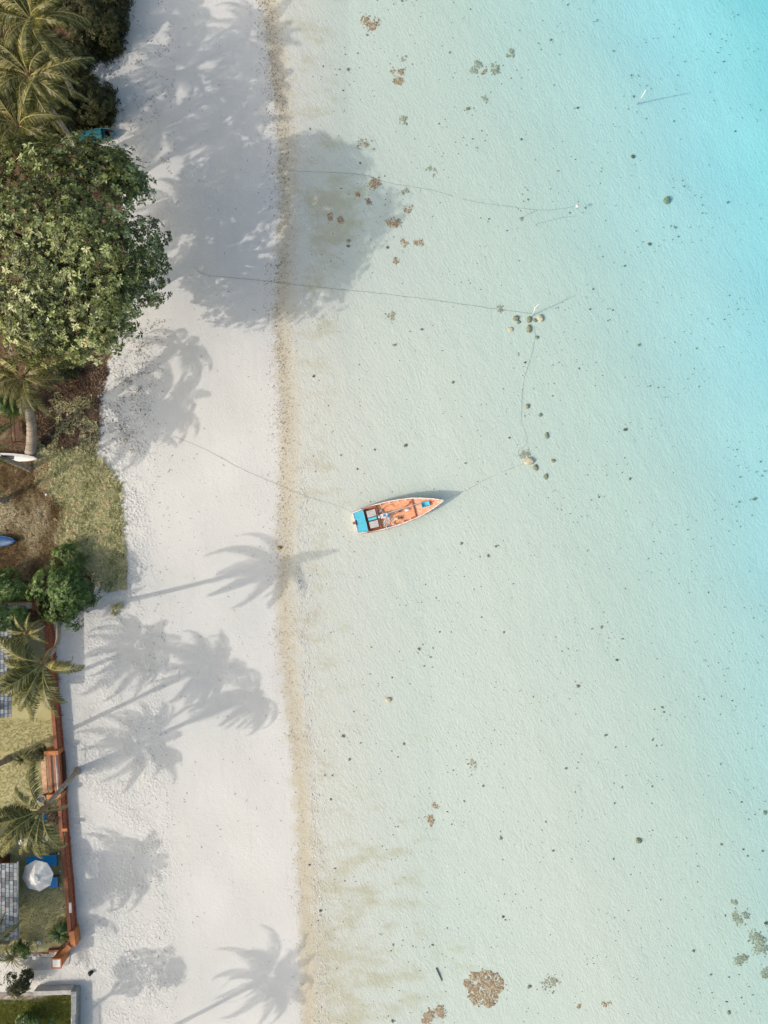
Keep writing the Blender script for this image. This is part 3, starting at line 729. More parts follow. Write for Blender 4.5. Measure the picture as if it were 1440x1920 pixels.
# lighter blocks on the coping
for (y, c) in ((1556, 'orange_paint'),):
    p = P(121, y, 1.01); m = MB(); m.box(p, (.36, .2, .06)); o = m.build('coping_block', M[c], gw, bevel=.008)
p = P(132, 1702, 1.03); m = MB(); m.box((0, 0, 0), (.16, .66, .07), rz=.05)
tag(m.build('white_board', M['white'], loc=p, bevel=.01), 'short white board lying on the brown wall near the orange corner', 'board')

ow = thing('orange_wall_corner', W(140, 1760), 'orange painted stepped wall corner at the end of the brown garden wall', 'wall')
def rel(v, t): return v - t.location
m = MB(); m.box(rel(P(142, 1752, .55), ow), (.36, 1.0, 1.1), rz=.12); m.build('end_block', M['orange_paint'], ow, bevel=.015)
a = P(137, 1764, .6); b = P(118, 1787, .6); c = (a + b) / 2; m = MB(); m.box(rel(c, ow), (.34, (b - a).length, 1.2), rz=math.atan2(b.y - a.y, b.x - a.x) + math.pi / 2); m.build('diagonal_panel', M['orange_paint'], ow, bevel=.015)
m = MB(); m.box(rel(P(108, 1779, .25), ow), (1.1, .14, .5), rz=.03); m.box(rel(P(63, 1785, .15), ow), (2.1, .10, .32), rz=.02); m.build('low_kerb', M['terracotta'], ow, bevel=.01)
op = thing('orange_pillar', W(122, 1784), 'square orange pillar with a white slab on top at the wall corner', 'pillar')
m = MB(); m.box((0, 0, .55), (.55, .62, 1.4), taper=.98); m.build('shaft', M['orange_paint'], op, bevel=.015)
m = MB(); m.box((0, .30, 1.29), (.64, .07, .12)); m.box((0, -.30, 1.29), (.64, .07, .12)); m.box((-.30, 0, 1.291), (.07, .53, .12)); m.box((.30, 0, 1.291), (.07, .53, .12)); m.build('rim', M['orange_paint'], op, bevel=.01)
m = MB(); m.box((0, 0, 1.29), (.50, .50, .08)); m.build('white_slab', M['white'], op, bevel=.01)

tw = thing('terracotta_wall', W(50, 1131), 'short terracotta wall end with crumbling pale coping, between the bushes at the left edge', 'wall')
m = MB(); m.box((-.3, 0, .55), (2.6, .34, 1.2)); m.build('wall_face', M['brick_face'], tw, bevel=.02)
m = MB(); m.box((-.3, 0, 1.2), (2.6, .40, .09)); m.build('coping', M['paving_pink'], tw, bevel=.02)
m = MB(); m.box((1.22, 0, .66), (.46, .52, 1.45)); m.build('end_pillar', M['terracotta'], tw, bevel=.02)

m = MB(); pp = [G(34, 1790), (G(118, 1790)), G(136, 1782), G(132, 1803), G(104, 1812), G(62, 1814)]
def sheet(name, pts, z, matl):
    m = MB(); m.add([(x, y, z) for x, y in pts] + [(x, y, z - .2) for x, y in pts], [tuple(range(len(pts)))[::-1]] + [(i, (i + 1) % len(pts), len(pts) + (i + 1) % len(pts), len(pts) + i) for i in range(len(pts))])
    o = m.build(name, matl); 
    for poly in o.data.polygons: pass
    o['kind'] = 'structure'; return o
sheet('path', pp, .335, M['concrete'])
sheet('paved_strip', [G(-400, 1858), G(108, 1856), G(88, 1869), G(-400, 1872)], .345, M['paving_pink'])
m = MB(); m2 = M['lawn_plot'] = mat('lawn_plot', (.20, .23, .055), (.32, .26, .09), 3, .9, .02, 20)
sheet('grass_plot', [G(-400, 1874), G(86, 1871), G(110, 1858), G(139, 1856), G(138, 2100), G(-400, 2100)], .35, m2)
scatter_flat('plot_grass', [PLOT], 7000, .11, leafmat('plot_blade', [(0, (.09, .12, .02)), (.5, (.28, .31, .06)), (.8, (.55, .58, .16)), (1, (.52, .38, .16))], .5, .25),
             'thick green grass of the small plot at the bottom left corner', 'grass', 61, h=(.04, .14), width=.25, tilt=.9)
cw = thing('concrete_wall', W(146, 1880), 'low grey concrete wall with a corner around the small grass plot', 'wall')
m = MB(); m.box((.0, -2.0, .32), (.36, 6.3, .7)); m.build('side_wall', M['concrete_grey'], cw, bevel=.015)
m = MB(); m.box((-1.42, 1.05, .30), (2.46, .30, .66), rz=.03); m.build('front_wall', M['concrete'], cw, bevel=.015)
fe = thing('white_fence', W(147, 1905) + Vector((.06, 0, .67 - .3)), 'white picket fence standing on the grey concrete wall at the bottom edge', 'fence')
fe.location.z = .67
m = MB()
for k in range(46): m.box((0, .55 - k * .11, .42), (.03, .05, .84))
m.build('pickets', M['white'], fe)
m = MB(); m.box((-.035, -1.95, .12), (.03, 5.1, .06)); m.box((-.035, -1.95, .76), (.04, 5.1, .07)); m.build('rail', M['white'], fe)

def hut(label, px0, px1, py0, py1, h, seed, gutter=True, rise=.5):
    """building under a shingle roof whose right eave is drawn between py0 and py1 at px1"""
    a = P(px1, py0, h); b = P(px1, py1, h); x0 = P(px0, py0, h).x
    wdt = a.x - x0; ln = a.y - b.y; cx = x0 + wdt / 2; cy = (a.y + b.y) / 2
    t = thing('hut', (cx, cy, .3), label, 'hut', 'huts with grey roofs')
    m = MB(); rng = random.Random(seed)
    # two slopes meeting in a ridge that runs north-south; each course of shingles is a lapped strip
    for sgn in (1, -1):
        nc = 16; sw = wdt / 2 / nc
        for i in range(nc):
            xa = sgn * (wdt / 2 - i * sw); xb = sgn * (wdt / 2 - (i + 1.12) * sw)
            za = h - .3 + rise * i / nc + .03; zb = h - .3 + rise * (i + 1.12) / nc
            y = -ln / 2 - (rng.random() * .12)
            while y < ln / 2:
                w_ = rng.uniform(.2, .34); y1 = min(y + w_, ln / 2); ya = max(y, -ln / 2)
                if y1 - ya > .02:
                    g_ = .012; lift = rng.uniform(0, .015)
                    m.add([(xa, ya + g_, za + lift), (xa, y1 - g_, za + lift), (xb, y1 - g_, zb), (xb, ya + g_, zb), (xa, ya + g_, za - .03), (xa, y1 - g_, za - .03)],
                          [(0, 1, 2, 3) if sgn < 0 else (3, 2, 1, 0), (0, 4, 5, 1)], rng.random())
                y = y1
    m.build('roof', M['shingle'], t)
    m = MB(); m.box((0, 0, h / 2 - .25), (wdt - 3.2, ln - 1.0, h - .45)); m.build('wall', M['wood_dark'], t)
    m = MB(); hw = wdt / 2 - .05
    m.add([(-hw, -ln / 2 + .03, h - .36), (hw, -ln / 2 + .03, h - .36), (0, -ln / 2 + .03, h - .36 + rise), (-hw, ln / 2 - .03, h - .36), (hw, ln / 2 - .03, h - .36), (0, ln / 2 - .03, h - .36 + rise)],
          [(0, 1, 2), (5, 4, 3), (0, 2, 5, 3), (2, 1, 4, 5), (1, 0, 3, 4)]); m.build('roof_deck', M['wood_dark'], t)
    if gutter:
        m = MB(); m.box((wdt / 2 + .05, 0, h - .33), (.09, ln + .1, .11)); m.build('gutter', M['gutter'], t, bevel=.01)
    return t
M['shingle'] = leafmat('shingle', [(0, (.14, .16, .18)), (.4, (.27, .30, .33)), (.8, (.42, .46, .49)), (1, (.42, .36, .34))], .8, 0)
M['gutter'] = mat('gutter', (.20, .25, .23), (.14, .19, .17), 3, .5)
hut('hut at the left edge with a grey tiled roof beside the bent palm crown', -190, 22, 1168, 1345, 3.1, 71, False, .9)
hut('hut with a grey shingle roof and green gutter beside the open white parasol', -190, 32, 1617, 1762, 2.6, 72)

# slatted bench built beside the wall
bq = P(99, 1450, .85)
be = thing('slatted_bench', (bq.x, bq.y, .3), 'terracotta wooden slatted bench between two orange end blocks beside the wall', 'bench', rz=R(3.5))
for (x, w_, z, nm) in ((-.62, .32, .42, 'footboard'), (-.14, .25, .66, 'seat_slat'), (.24, .21, .68, 'seat_slat'), (.52, .10, .70, 'seat_slat')):
    m = MB(); m.box((x, 0, z), (w_, 2.55, .06)); m.build(nm, M['wood_pale'] if nm == 'footboard' else M['wood'], be, bevel=.01)
m = MB(); m.box((.12, 0, .18), (1.1, 2.5, .3)); m.build('base', M['wood_dark'], be)
for y in (-1.42, 1.42):
    m = MB(); m.box((.12, y, .45), (.95, .28, .86)); m.build('end_block', M['orange_paint'], be, bevel=.015)
m = MB(); m.tube([(.38, -1.25, .80), (.38, 1.25, .84)], .03, 8); m.build('white_rail', M['white'], be, smooth=True)
m = MB(); m.tube([(.60, -1.2, 1.12), (.60, 1.3, 1.12)], .022, 8); m.build('upper_rail', M['metal_grey'], be, smooth=True)
pt = thing('round_pot', W(84, 1494), 'round grey pot on the lawn at the lower end of the slatted bench', 'pot')
m = MB(); m.lathe((0, 0, 0), [(.18, 0), (.27, .25), (.28, .45), (.24, .46), (.21, .38), (.02, .36)], 20); m.build('bowl', M['concrete_grey'], pt, smooth=True)
m = MB(); m.lathe((0, 0, .355), [(.20, 0), (.12, .04), (.01, .05)], 14); m.build('soil', M['bark'], pt)

# garden lantern
gl = thing('garden_lantern', W(74, 1767), 'white garden lantern on a thin pole by the sandy path', 'lamp')
m = MB(); m.lathe((0, 0, 0), [(.14, 0), (.14, .06), (.03, .08)], 14); m.build('foot', M['white'], gl)
m = MB(); m.tube([(0, 0, .05), (.26, -.18, 1.15)], .028, 8); m.build('pole', M['white'], gl)
m = MB(); m.box((.3, -.2, 1.28), (.26, .26, .26), taper=.9); m.build('lamp_box', M['white'], gl, bevel=.02)
for i, (x, y) in enumerate([(112, 1562), (114, 1596), (117, 1629), (119, 1661), (121, 1697), (83, 1181), (86, 1214)]):
    names = ['uppermost small white garden light between the leaning palm and the wall', 'second small white garden light from the top, beside the palm frond tips', 'small white garden light beside the blue loungers',
             'small white garden light level with the lower blue lounger', 'lowest small white garden light, near the white board on the wall', 'small white garden light near the top end of the brown wall', 'small white garden light above the bent palm crown, beside the wall']
    g = thing('garden_light', W(x, y), names[i], 'garden light', 'garden lights along the wall')
    m = MB(); m.tube([(0, 0, 0), (0, 0, .32)], .012, 6); m.build('stake', M['metal_grey'], g)
    m = MB(); m.lathe((0, 0, .3), [(.045, 0), (.06, .04), (.045, .09), (.01, .1)], 10); m.build('globe', M['white'], g, smooth=True)

# ------------------------------------------------------------------ parasols and loungers
def parasol(label, px, py, h, rad, rz):
    top = P(px, py, h); t = thing('parasol', (top.x, top.y, .3), label, 'parasol', 'white parasols on the lawn', rz)
    h = h - .3; n = 8; m = MB(); rings = [(1.0, -.42), (.72, -.26), (.42, -.115), (.16, 0)]
    vs = []; fs = []
    for (q, z) in rings:
        for k in range(n * 2):
            a = math.pi * k / n; rr = rad * q; zz = z
            if k % 2: rr *= math.cos(math.pi / n); zz -= .03 * q
            vs.append((rr * math.cos(a), rr * math.sin(a), h + zz))
    N2 = 2 * n
    for i in range(3):
        for k in range(N2): fs.append((i * N2 + k, i * N2 + (k + 1) % N2, (i + 1) * N2 + (k + 1) % N2, (i + 1) * N2 + k))
    m.add(vs, fs); cp = m.build('canopy', M['canvas'], t); s_ = cp.modifiers.new('solid', 'SOLIDIFY'); s_.thickness = .008
    m = MB(); vs = []; fs = []
    for (q, z) in ((.24, .0), (.14, .055), (.02, .10)):
        for k in range(N2): a = math.pi * k / n; vs.append((rad * q * math.cos(a), rad * q * math.sin(a), h + z + (.03 if k % 4 == 0 and q > .2 else 0)))
    for i in range(2):
        for k in range(N2): fs.append((i * N2 + k, i * N2 + (k + 1) % N2, (i + 1) * N2 + (k + 1) % N2, (i + 1) * N2 + k))
    m.add(vs, fs); v = m.build('vent_cap', M['canvas'], t); s_ = v.modifiers.new('solid', 'SOLIDIFY'); s_.thickness = .006
    m = MB(); m.tube([(0, 0, .05), (0, 0, h + .1)], .025, 10); m.build('pole', M['white'], t)
    m = MB()
    for k in range(n): a = 2 * math.pi * k / n; m.tube([(.03 * math.cos(a), .03 * math.sin(a), h - .02), (rad * .98 * math.cos(a), rad * .98 * math.sin(a), h - .45)], .008, 5)
    m.build('ribs', M['metal_grey'], t)
    m = MB(); m.lathe((0, 0, 0), [(.26, 0), (.26, .06), (.06, .09)], 18); m.build('base', M['concrete_grey'], t)
parasol('open white octagonal parasol between the shingle roof and the blue loungers', 65, 1648, 2.3, 1.02, R(8))
parasol('white parasol mostly hidden below the leaning palm fronds', 42, 1568, 2.0, .85, R(20))

def lounger(label, px, py, rz, L=1.9, matn='blue', hd=True):
    t = thing('sun_lounger', W(px, py), label, 'sun lounger', 'blue sun loungers on the lawn', rz)
    m = MB(); m.box((.35, 0, .33), (L - .7, .70, .07)); m.build('cushion', M[matn], t, bevel=.03)
    m = MB(); m.box((-L / 2 + .34, 0, .46), (.72, .70, .07), ry=R(24)); m.build('backrest', M[matn], t, bevel=.03)
    m = MB(); m.box((.35, .36, .25), (L - .6, .03, .06)); m.box((.35, -.36, .25), (L - .6, .03, .06)); m.build('frame', M['wood_dark'], t)
    for sx in (-.45, L / 2 - .1):
        for sy in (-.33, .33): m = MB(); m.box((sx, sy, .12), (.05, .05, .25)); m.build('leg', M['wood_dark'], t)
lounger('blue sun lounger just above the open white parasol', 84, 1609, R(2))
lounger('blue sun lounger half under the right side of the open white parasol', 86, 1650, R(2))
lounger('light blue sun lounger mostly covered by the leaning palm fronds', 66, 1566, R(4), matn='lightblue')
ch = thing('beach_chair', W(87, 1531), 'small bright blue chair with orange legs below the crown of the leaning palm', 'chair', rz=R(-4))
m = MB(); m.box((0, 0, .42), (.40, .62, .05)); m.build('seat', M['blue'], ch, bevel=.02)
m = MB(); m.box((0, .36, .62), (.40, .06, .4), rx=R(-14)); m.build('backrest', M['blue'], ch, bevel=.02)
for sx in (-.19, .19):
    for sy in (-.34, .3): m = MB(); m.box((sx, sy, .2), (.05, .05, .4)); m.build('leg', M['orange_paint'], ch)

# ------------------------------------------------------------------ small craft on land
def canoe(name, label, px, py, rz, L, Wd, mo, mi, cat, deck=False, z=0):
    t = thing(name, W(px, py) + Vector((0, 0, z)), label, cat, rz=rz)
    n = 18; sec = [(-1, 0.34), (-.86, .12), (-.45, .02), (0, 0), (.45, .02), (.86, .12), (1, .34)]
    def shell(off):
        vs = []; fs = []
        for i in range(n + 1):
            x = -L / 2 + L * i / n; q = max(1 - abs(2 * i / n - 1) ** 2.4, 0.0) ** .75; hw = max(Wd / 2 * q - off, .01); ends = abs(2 * i / n - 1) ** 3 * .14
            for (a, b) in sec: vs.append((x, a * hw, b + ends + off * .6))
        k = len(sec)
        for i in range(n):
            for j in range(k - 1): fs.append((i * k + j, i * k + j + 1, (i + 1) * k + j + 1, (i + 1) * k + j))
        return vs, fs
    m = MB(); m.add(*shell(0)); m.build('hull', M[mo], t, smooth=True)
    m = MB(); v, f = shell(.035); m.add(v, [q[::-1] for q in f]); m.build('interior', M[mi], t, smooth=True)
    m = MB()
    for s_ in (-1, 1):
        m.tube([(-L / 2 + L * i / n, s_ * max(Wd / 2 * max(1 - abs(2 * i / n - 1) ** 2.4, 0) ** .75, .01), .35 + abs(2 * i / n - 1) ** 3 * .14) for i in range(n + 1)], .022, 6)
    m.build('gunwale', M[mo], t, smooth=True)
    if deck:
        m = MB(); vs = []; fs = []
        for i in range(n + 1):
            x = -L / 2 + L * i / n; q = max(1 - abs(2 * i / n - 1) ** 2.4, 0) ** .75; hw = max(Wd / 2 * q - .01, .005); e = abs(2 * i / n - 1) ** 3 * .14
            vs += [(x, -hw, .36 + e), (x, -hw * .5, .42 + e), (x, hw * .5, .42 + e), (x, hw, .36 + e)]
        for i in range(n):
            if deck == 'kayak' and 7 <= i <= 10: 
                for j in (0, 2): fs.append((i * 4 + j, (i + 1) * 4 + j, (i + 1) * 4 + j + 1, i * 4 + j + 1))
                continue
            if deck == 'half' and i >= n * .62: continue
            for j in range(3): fs.append((i * 4 + j, (i + 1) * 4 + j, (i + 1) * 4 + j + 1, i * 4 + j + 1))
        m.add(vs, fs); m.build('deck', M[mo], t, smooth=True)
    m = MB(); m.box((L * .2, 0, .27), (.2, Wd * .72, .03)); m.build('seat', M[mo], t)
    return t
canoe('canoe', 'teal canoe poking out between the big tree and the scrub bush', 182, 259, R(10), 2.7, .85, 'teal', 'black', 'boat', 'half')
canoe('kayak', 'dark blue kayak lying on the dry grass at the left edge', -12, 1015, R(2), 3.4, .74, 'kayak_blue', 'black', 'kayak', 'kayak')
canoe('rowing_boat', 'narrow white boat at the left edge beside the foot of the thick palm', 20, 858, R(-3), 4.0, .5, 'white', 'metal_grey', 'boat', 'kayak')
m = MB(); t = thing('wooden_swing_frame', W(36, 805), 'dark wooden swing frame left of the thick palm trunk', 'swing', rz=R(4))
for x in (-.12, .12): m.tube([(x, -.95, .9), (x, .95, .9)], .035, 7)
m.build('top_rails', M['wood_dark'], t)
for y in (-.9, .9):
    m = MB(); m.tube([(-.5, y, 0), (0, y, .92)], .03, 6); m.tube([(.5, y, 0), (0, y, .92)], .03, 6); m.build('leg', M['wood_dark'], t)
m = MB(); m.box((0, 0, .35), (.4, 1.1, .04)); m.build('seat', M['wood_dark'], t)

# ------------------------------------------------------------------ the moored boat
bp_ = P(665.5, 981, .5); ang = R(14.4)
boat = thing('fishing_boat', (bp_.x, bp_.y, 0), 'orange wooden fishing boat with white rim and cyan stern deck moored in the shallows', 'boat', rz=ang)
BL = 6.05
HW = lambda x: float(np.interp(x, [0, .8, 1.6, 2.4, 3.2, 4.0, 4.7, 5.3, 5.75, 6.05], [.72, .82, .87, .865, .81, .70, .53, .33, .15, .015]))
SH = lambda x: .46 + .34 * (max(x - 1.5, 0) / 4.55) ** 2
NB = 30
def bshell(off, zbot, flip=False, x0=0, x1=BL):
    vs = []; fs = []; prof = [(1, 1), (.97, .6), (.9, .28), (.7, .06), (.3, 0), (0, -.02)]
    full = [(-a, b) for a, b in prof] + [(a, b) for a, b in prof[::-1]][1:]; k = len(full)
    for i in range(NB + 1):
        x = x0 + (x1 - x0) * i / NB; hw = max(HW(x) - off, .008); zt_ = SH(x); zb = zbot + .5 * max(0, (x - 4.6) / 1.45) ** 2 * .6
        for a, b in full: vs.append((x, a * hw, zb + (zt_ - zb) * b))
    for i in range(NB):
        for j in range(k - 1):
            q = (i * k + j, (i + 1) * k + j, (i + 1) * k + j + 1, i * k + j + 1); fs.append(q[::-1] if flip else q)
    fs.append(tuple(range(k))); return vs, fs
m = MB(); m.add(*bshell(0, -.18)); m.build('hull', M['boat_white'], boat, smooth=False)
m = MB(); m.add(*bshell(.05, .02, True)); m.build('lining', M['boat_orange'], boat)
for s_ in (-1, 1):
    m = MB()
    vs = []; fs = []
    for i in range(NB + 1):
        x = BL * i / NB; a = HW(x) + .02; b = max(HW(x) - .055, .002); z = SH(x)
        vs += [(x, s_ * a, z), (x, s_ * b, z), (x, s_ * b, z + .035), (x, s_ * a, z + .035)]
    for i in range(NB):
        for j in range(4): fs.append((i * 4 + j, i * 4 + (j + 1) % 4, i * 4 + 4 + (j + 1) % 4, i * 4 + 4 + j))
    m.add(vs, fs); m.build('gunwale', M['boat_white'], boat)
    m = MB(); m.tube([(x, s_ * (HW(x) + .03), SH(x) - .05) for x in np.linspace(.05, 5.9, 24)], .022, 5); m.build('rubbing_strake', M['boat_red'], boat)
def deckpart(name, x0, x1, z, off, matl, n=10, th=.03):
    vs = []; fs = []
    for i in range(n + 1):
        x = x0 + (x1 - x0) * i / n; h_ = max(HW(x) - off, .01)
        zz = z(x) if callable(z) else z
        vs += [(x, -h_, zz), (x, h_, zz), (x, h_, zz - th), (x, -h_, zz - th)]
    for i in range(n):
        for j in range(4): fs.append((i * 4 + j, i * 4 + 4 + j, i * 4 + 4 + (j + 1) % 4, i * 4 + (j + 1) % 4))
    e = n * 4; fs += [(0, 1, 2, 3), (e + 3, e + 2, e + 1, e)]
    m = MB(); m.add(vs, fs); return m.build(name, matl, boat)
deckpart('deck', 1.62, 4.02, .24, .06, M['boat_orange'])
deckpart('foredeck', 4.08, 5.9, lambda x: SH(x) - .14, .055, M['boat_fore'])
m = MB()
for k in range(7): m.box((.10 + k * .098, 0, .44), (.088, 2 * HW(.4) - .1, .03))
m.build('stern_deck', M['cyan_paint'], boat)
m = MB(); m.box((.02, 0, .36), (.06, 1.42, .26)); m.build('transom', M['boat_white'], boat, bevel=.01)
m = MB(); m.box((.10, 0, .47), (.06, .34, .05)); m.build('motor_slot', M['black'], boat)
m = MB(); m.box((-.06, .02, .42), (.15, .17, .2)); m.build('rudder_block', M['boat_red'], boat, bevel=.01)
m = MB(); m.box((1.22, 0, .13), (.86, 1.5, .04)); m.build('well_floor', M['boat_red'], boat)
for y, nm in ((.36, 0), (-.38, 0)):
    m = MB(); m.box((1.22, y, .30), (.60, .46, .26)); m.build('storage_box', M['boat_grey'], boat, bevel=.02)
m = MB(); m.box((1.2, 0, .33), (.58, .17, .05)); m.build('cyan_board', M['cyan_paint'], boat, bevel=.01)
m = MB(); m.box((1.61, 0, .37), (.07, 1.66, .20)); m.build('cross_beam', M['boat_red'], boat, bevel=.01)
m = MB(); m.box((4.05, 0, .40), (.06, 2 * HW(4.05) - .1, .24)); m.build('cross_beam', M['boat_red'], boat, bevel=.01)
for s_ in (-1, 1):
    m = MB(); m.box((1.1, s_ * .80, .44), (.95, .05, .12), rz=-s_ * .0); m.build('side_board', M['boat_red'], boat)
m = MB()
for x in (1.95, 2.55, 3.12, 3.65):
    for s_ in (-1, 1): m.box((x, s_ * (HW(x) - .10), .40), (.05, .10, .24))
m.build('ribs', M['boat_white'], boat)
m = MB(); m.box((5.8, 0, SH(5.8) + .0), (.34, .10, .10)); m.build('bow_block', M['boat_white'], boat, bevel=.02)

def onboat(name, x, y, z, label, cat, rz=0):
    v = Matrix.Rotation(ang, 4, 'Z') @ Vector((x, y, z)) + boat.location
    return thing(name, v, label, cat, rz=ang + rz)
e = onboat('longtail_motor', 1.95, 0, .26, 'white and blue long-tail engine with twin shafts lying along the orange boat', 'engine')
m = MB(); m.box((-.02, 0, .2), (.34, .30, .3)); m.lump((.22, .04, .24), (.16, .14, .16), random.Random(2), 10, 7, .1); m.build('engine_block', M['boat_white'], e, bevel=.02)
m = MB(); m.box((.05, .02, .38), (.14, .16, .1)); m.box((.3, -.06, .28), (.12, .26, .12)); m.build('fuel_tank', M['blue'], e, bevel=.02)
m = MB(); m.lathe((-.22, .02, .18), [(.10, 0), (.13, .06), (.13, .12), (.05, .16)], 12); m.build('flywheel', M['metal_grey'], e)
for k, dy in enumerate((0, .07)):
    m = MB(); m.tube([(.3, .03 + dy, .38), (1.4, .10 + dy, .40), (2.55, .19 + dy * .8, .44)], .02, 6); m.build('drive_shaft', M['boat_white'] if k else M['metal_grey'], e)
m = MB(); m.tube([(-.2, 0, .35), (-.55, .2, .42)], .018, 6); m.build('tiller', M['metal_grey'], e)
bk = onboat('cyan_crate', 4.83, .05, SH(4.8) - .13, 'cyan plastic crate on the foredeck of the orange boat', 'crate', .0)
m = MB(); m.box((0, 0, .03), (.52, .30, .04)); m.build('bottom', M['cyan_paint'], bk)
m = MB()
for (cx, cy, sx, sy) in ((0, .15, .55, .03), (0, -.15, .55, .03), (.26, 0, .03, .27), (-.26, 0, .03, .27)): m.box((cx, cy, .12), (sx, sy, .2))
m.build('sides', M['cyan_paint'], bk, bevel=.005)
m = MB(); m.tube([(.26, .02, .16), (.50, .05, .1), (.62, .02, .06)], .02, 6); m.build('handle', M['boat_red'], bk)
j = onboat('jerrycan', 2.72, -.40, .25, 'cream jerrycan standing on the orange boat deck', 'can', -.1)
m = MB(); m.box((0, 0, .16), (.32, .18, .32)); m.build('body', M['cream'], j, bevel=.03)
m = MB(); m.lathe((.1, 0, .31), [(.03, 0), (.03, .04), (.01, .05)], 10); m.build('cap', M['boat_red'], j)
def heap(label, x, y, z, n, spread, sz, matl, seed, name):
    t = onboat(name, x, y, z, label, name.replace('_', ' ').split()[-1]); rng = random.Random(seed); m = MB()
    for i in range(n):
        a = rng.uniform(0, 6.28); r = spread * rng.random() ** .6; c0 = Vector((math.cos(a) * r * 1.6, math.sin(a) * r, .02 + rng.random() * .07))
        pts = [c0 + Vector((rng.uniform(-sz, sz), rng.uniform(-sz, sz), rng.uniform(0, .04))) for _ in range(4)]
        m.tube(catmull(pts, 3), .014, 5)
    m.build('strands', matl, t, smooth=True)
heap('loose heap of white fishing net behind the jerrycan', 2.15, -.45, .25, 26, .26, .16, M['white'], 3, 'fishing_net')
heap('small blue tangle of line near the side of the orange boat', 3.1, .02, .25, 8, .07, .07, M['kayak_blue'], 4, 'blue_line')
heap('small dark blue line bundle in front of the jerrycan', 3.1, -.42, .25, 8, .06, .06, M['kayak_blue'], 6, 'blue_line')
heap('faded orange and white rags beside the cream jerrycan', 2.45, -.52, .25, 12, .13, .10, M['boat_fore'], 14, 'rags')
heap('pile of grey rope against the cross beam behind the engine', 1.85, .38, .25, 14, .12, .10, M['boat_grey'], 15, 'rope_pile')
t = onboat('coiled_rope', 2.5, .36, .26, 'dark rope lying in a wide loop on the orange boat deck', 'rope')
m = MB(); m.tube([(.42 * math.cos(a) - .1, .24 * math.sin(a) + .05 * math.sin(2 * a), .012 + .01 * math.sin(3 * a)) for a in np.linspace(0, 5.6, 26)], .012, 5); m.build('loop', M['rope'], t)
t = onboat('paddle', 3.55, .33, .29, 'brown paddle leaning against the forward beam of the orange boat', 'paddle', .25)
m = MB(); m.tube([(-.9, -.2, .0), (.3, -.03, .08)], .018, 6); m.build('shaft', M['wood'], t)
m = MB(); m.box((.48, 0, .1), (.36, .15, .02)); m.build('blade', M['wood'], t, bevel=.005)
t = onboat('white_float', 3.6, -.02, .25, 'pointed white float near the forward beam of the orange boat', 'float')
m = MB(); m.lump((0, 0, .08), (.18, .09, .08), random.Random(8), 10, 6, .08); m.build('body', M['white'], t, smooth=True)

# ------------------------------------------------------------------ ropes, poles
def rope(label, pts, r, matl, lift=.02, wig=.05, seed=1):
    rng = random.Random(seed); pp = []
    for q in pts:
        if len(q) == 3: pp.append(P(*q))
        else: pp.append(W(q[0], q[1], lift))
    cv = catmull(pp, 8); cv = [c + Vector((rng.uniform(-wig, wig) * .4, rng.uniform(-wig, wig) * .4, 0)) for c in cv]
    o0 = cv[0].copy(); m = MB(); m.tube([c - o0 for c in cv], r * .4, 5)
    return tag(m.build('rope', matl, loc=o0), label, 'rope')
rope('long rope running from the shaded sand out to the stones by the forked pole', [(362, 500), (385, 515), (440, 521), (520, 530), (600, 539), (700, 549), (800, 561), (870, 571), (935, 580), (998, 588)], .019, M['rope_dark'])
rope('thin mooring rope from the sand towards the stern of the orange boat', [(325, 818), (390, 845), (455, 880), (520, 908), (580, 933), (630, 947, .05), (663, 962, .45)], .013, M['rope'], wig=.02)
rope('bow rope from the orange boat down to the tan anchor stone', [(829, 938, .8), (870, 921, .1), (920, 894), (965, 876), (985, 868)], .014, M['rope'], wig=.02)
rope('dark rope crossing the big tree shadow underwater', [(540, 320), (580, 322), (640, 324), (690, 330), (725, 342), (770, 350), (810, 357), (850, 368)], .017, M['rope_dark'])
rope('rope on the seabed leading right to the small white buoy', [(866, 373), (905, 381), (955, 387), (1008, 394), (1050, 392), (1078, 387)], .015, M['rope_dark'])
rope('short rope branching off the buoy rope', [(1008, 394), (990, 402), (976, 411)], .012, M['rope_dark'])
rope('loose curved rope below the small white buoy', [(1003, 421), (1030, 414), (1060, 407), (1078, 406)], .012, M['rope_dark'])
rope('weedy rope running between the two groups of stones', [(975, 855), (972, 846), (984, 836), (988, 822), (983, 805), (978, 790), (978, 755), (983, 710), (996, 668), (1003, 635), (1002, 612)], .014, M['rope_dark'])
rope('thin dark line stretched over the ground cover from the thick palm', [(60, 855, .9), (110, 845, .7), (150, 830, .5), (186, 815, .36)], .013, M['rope_dark'], wig=0)

by = thing('buoy', Vector((*G(1083, 386), -.05)), 'small white buoy at the end of the seabed rope', 'buoy')
m = MB(); m.lump((0, 0, 0), (.12, .12, .1), random.Random(3), 10, 7, .1); m.build('float', M['boat_white'], by, smooth=True)
m = MB(); m.tube([(0, 0, -.05), (.05, -.02, -.4)], .02, 6); m.build('line', M['rope_dark'], by)

def pole(name, label, bx, by_, tip, h, fork=False):
    b = W(bx, by_); tp = P(tip[0], tip[1], h); t = thing(name, b, label, 'pole'); d = tp - b; m = MB()
    m.tube([(0, 0, -.2), d * .5 + Vector((.03, 0, 0)), d], [.045, .04, .032], 8); m.build('shaft', M['white'], t, smooth=True)
    if fork:
        m = MB(); m.tube([d, d + Vector((.16, .10, .45))], .022, 6); m.tube([d, d + Vector((-.14, .12, .4))], .022, 6); m.build('fork', M['white'], t)
    return t
pole('mooring_pole', 'thin white mooring pole slanting up from the turquoise water', 1196, 193, (1211, 169), 1.9)
pole('forked_pole', 'white forked pole standing among the submerged stones', 999, 591, (1003, 577), 1.3, True)

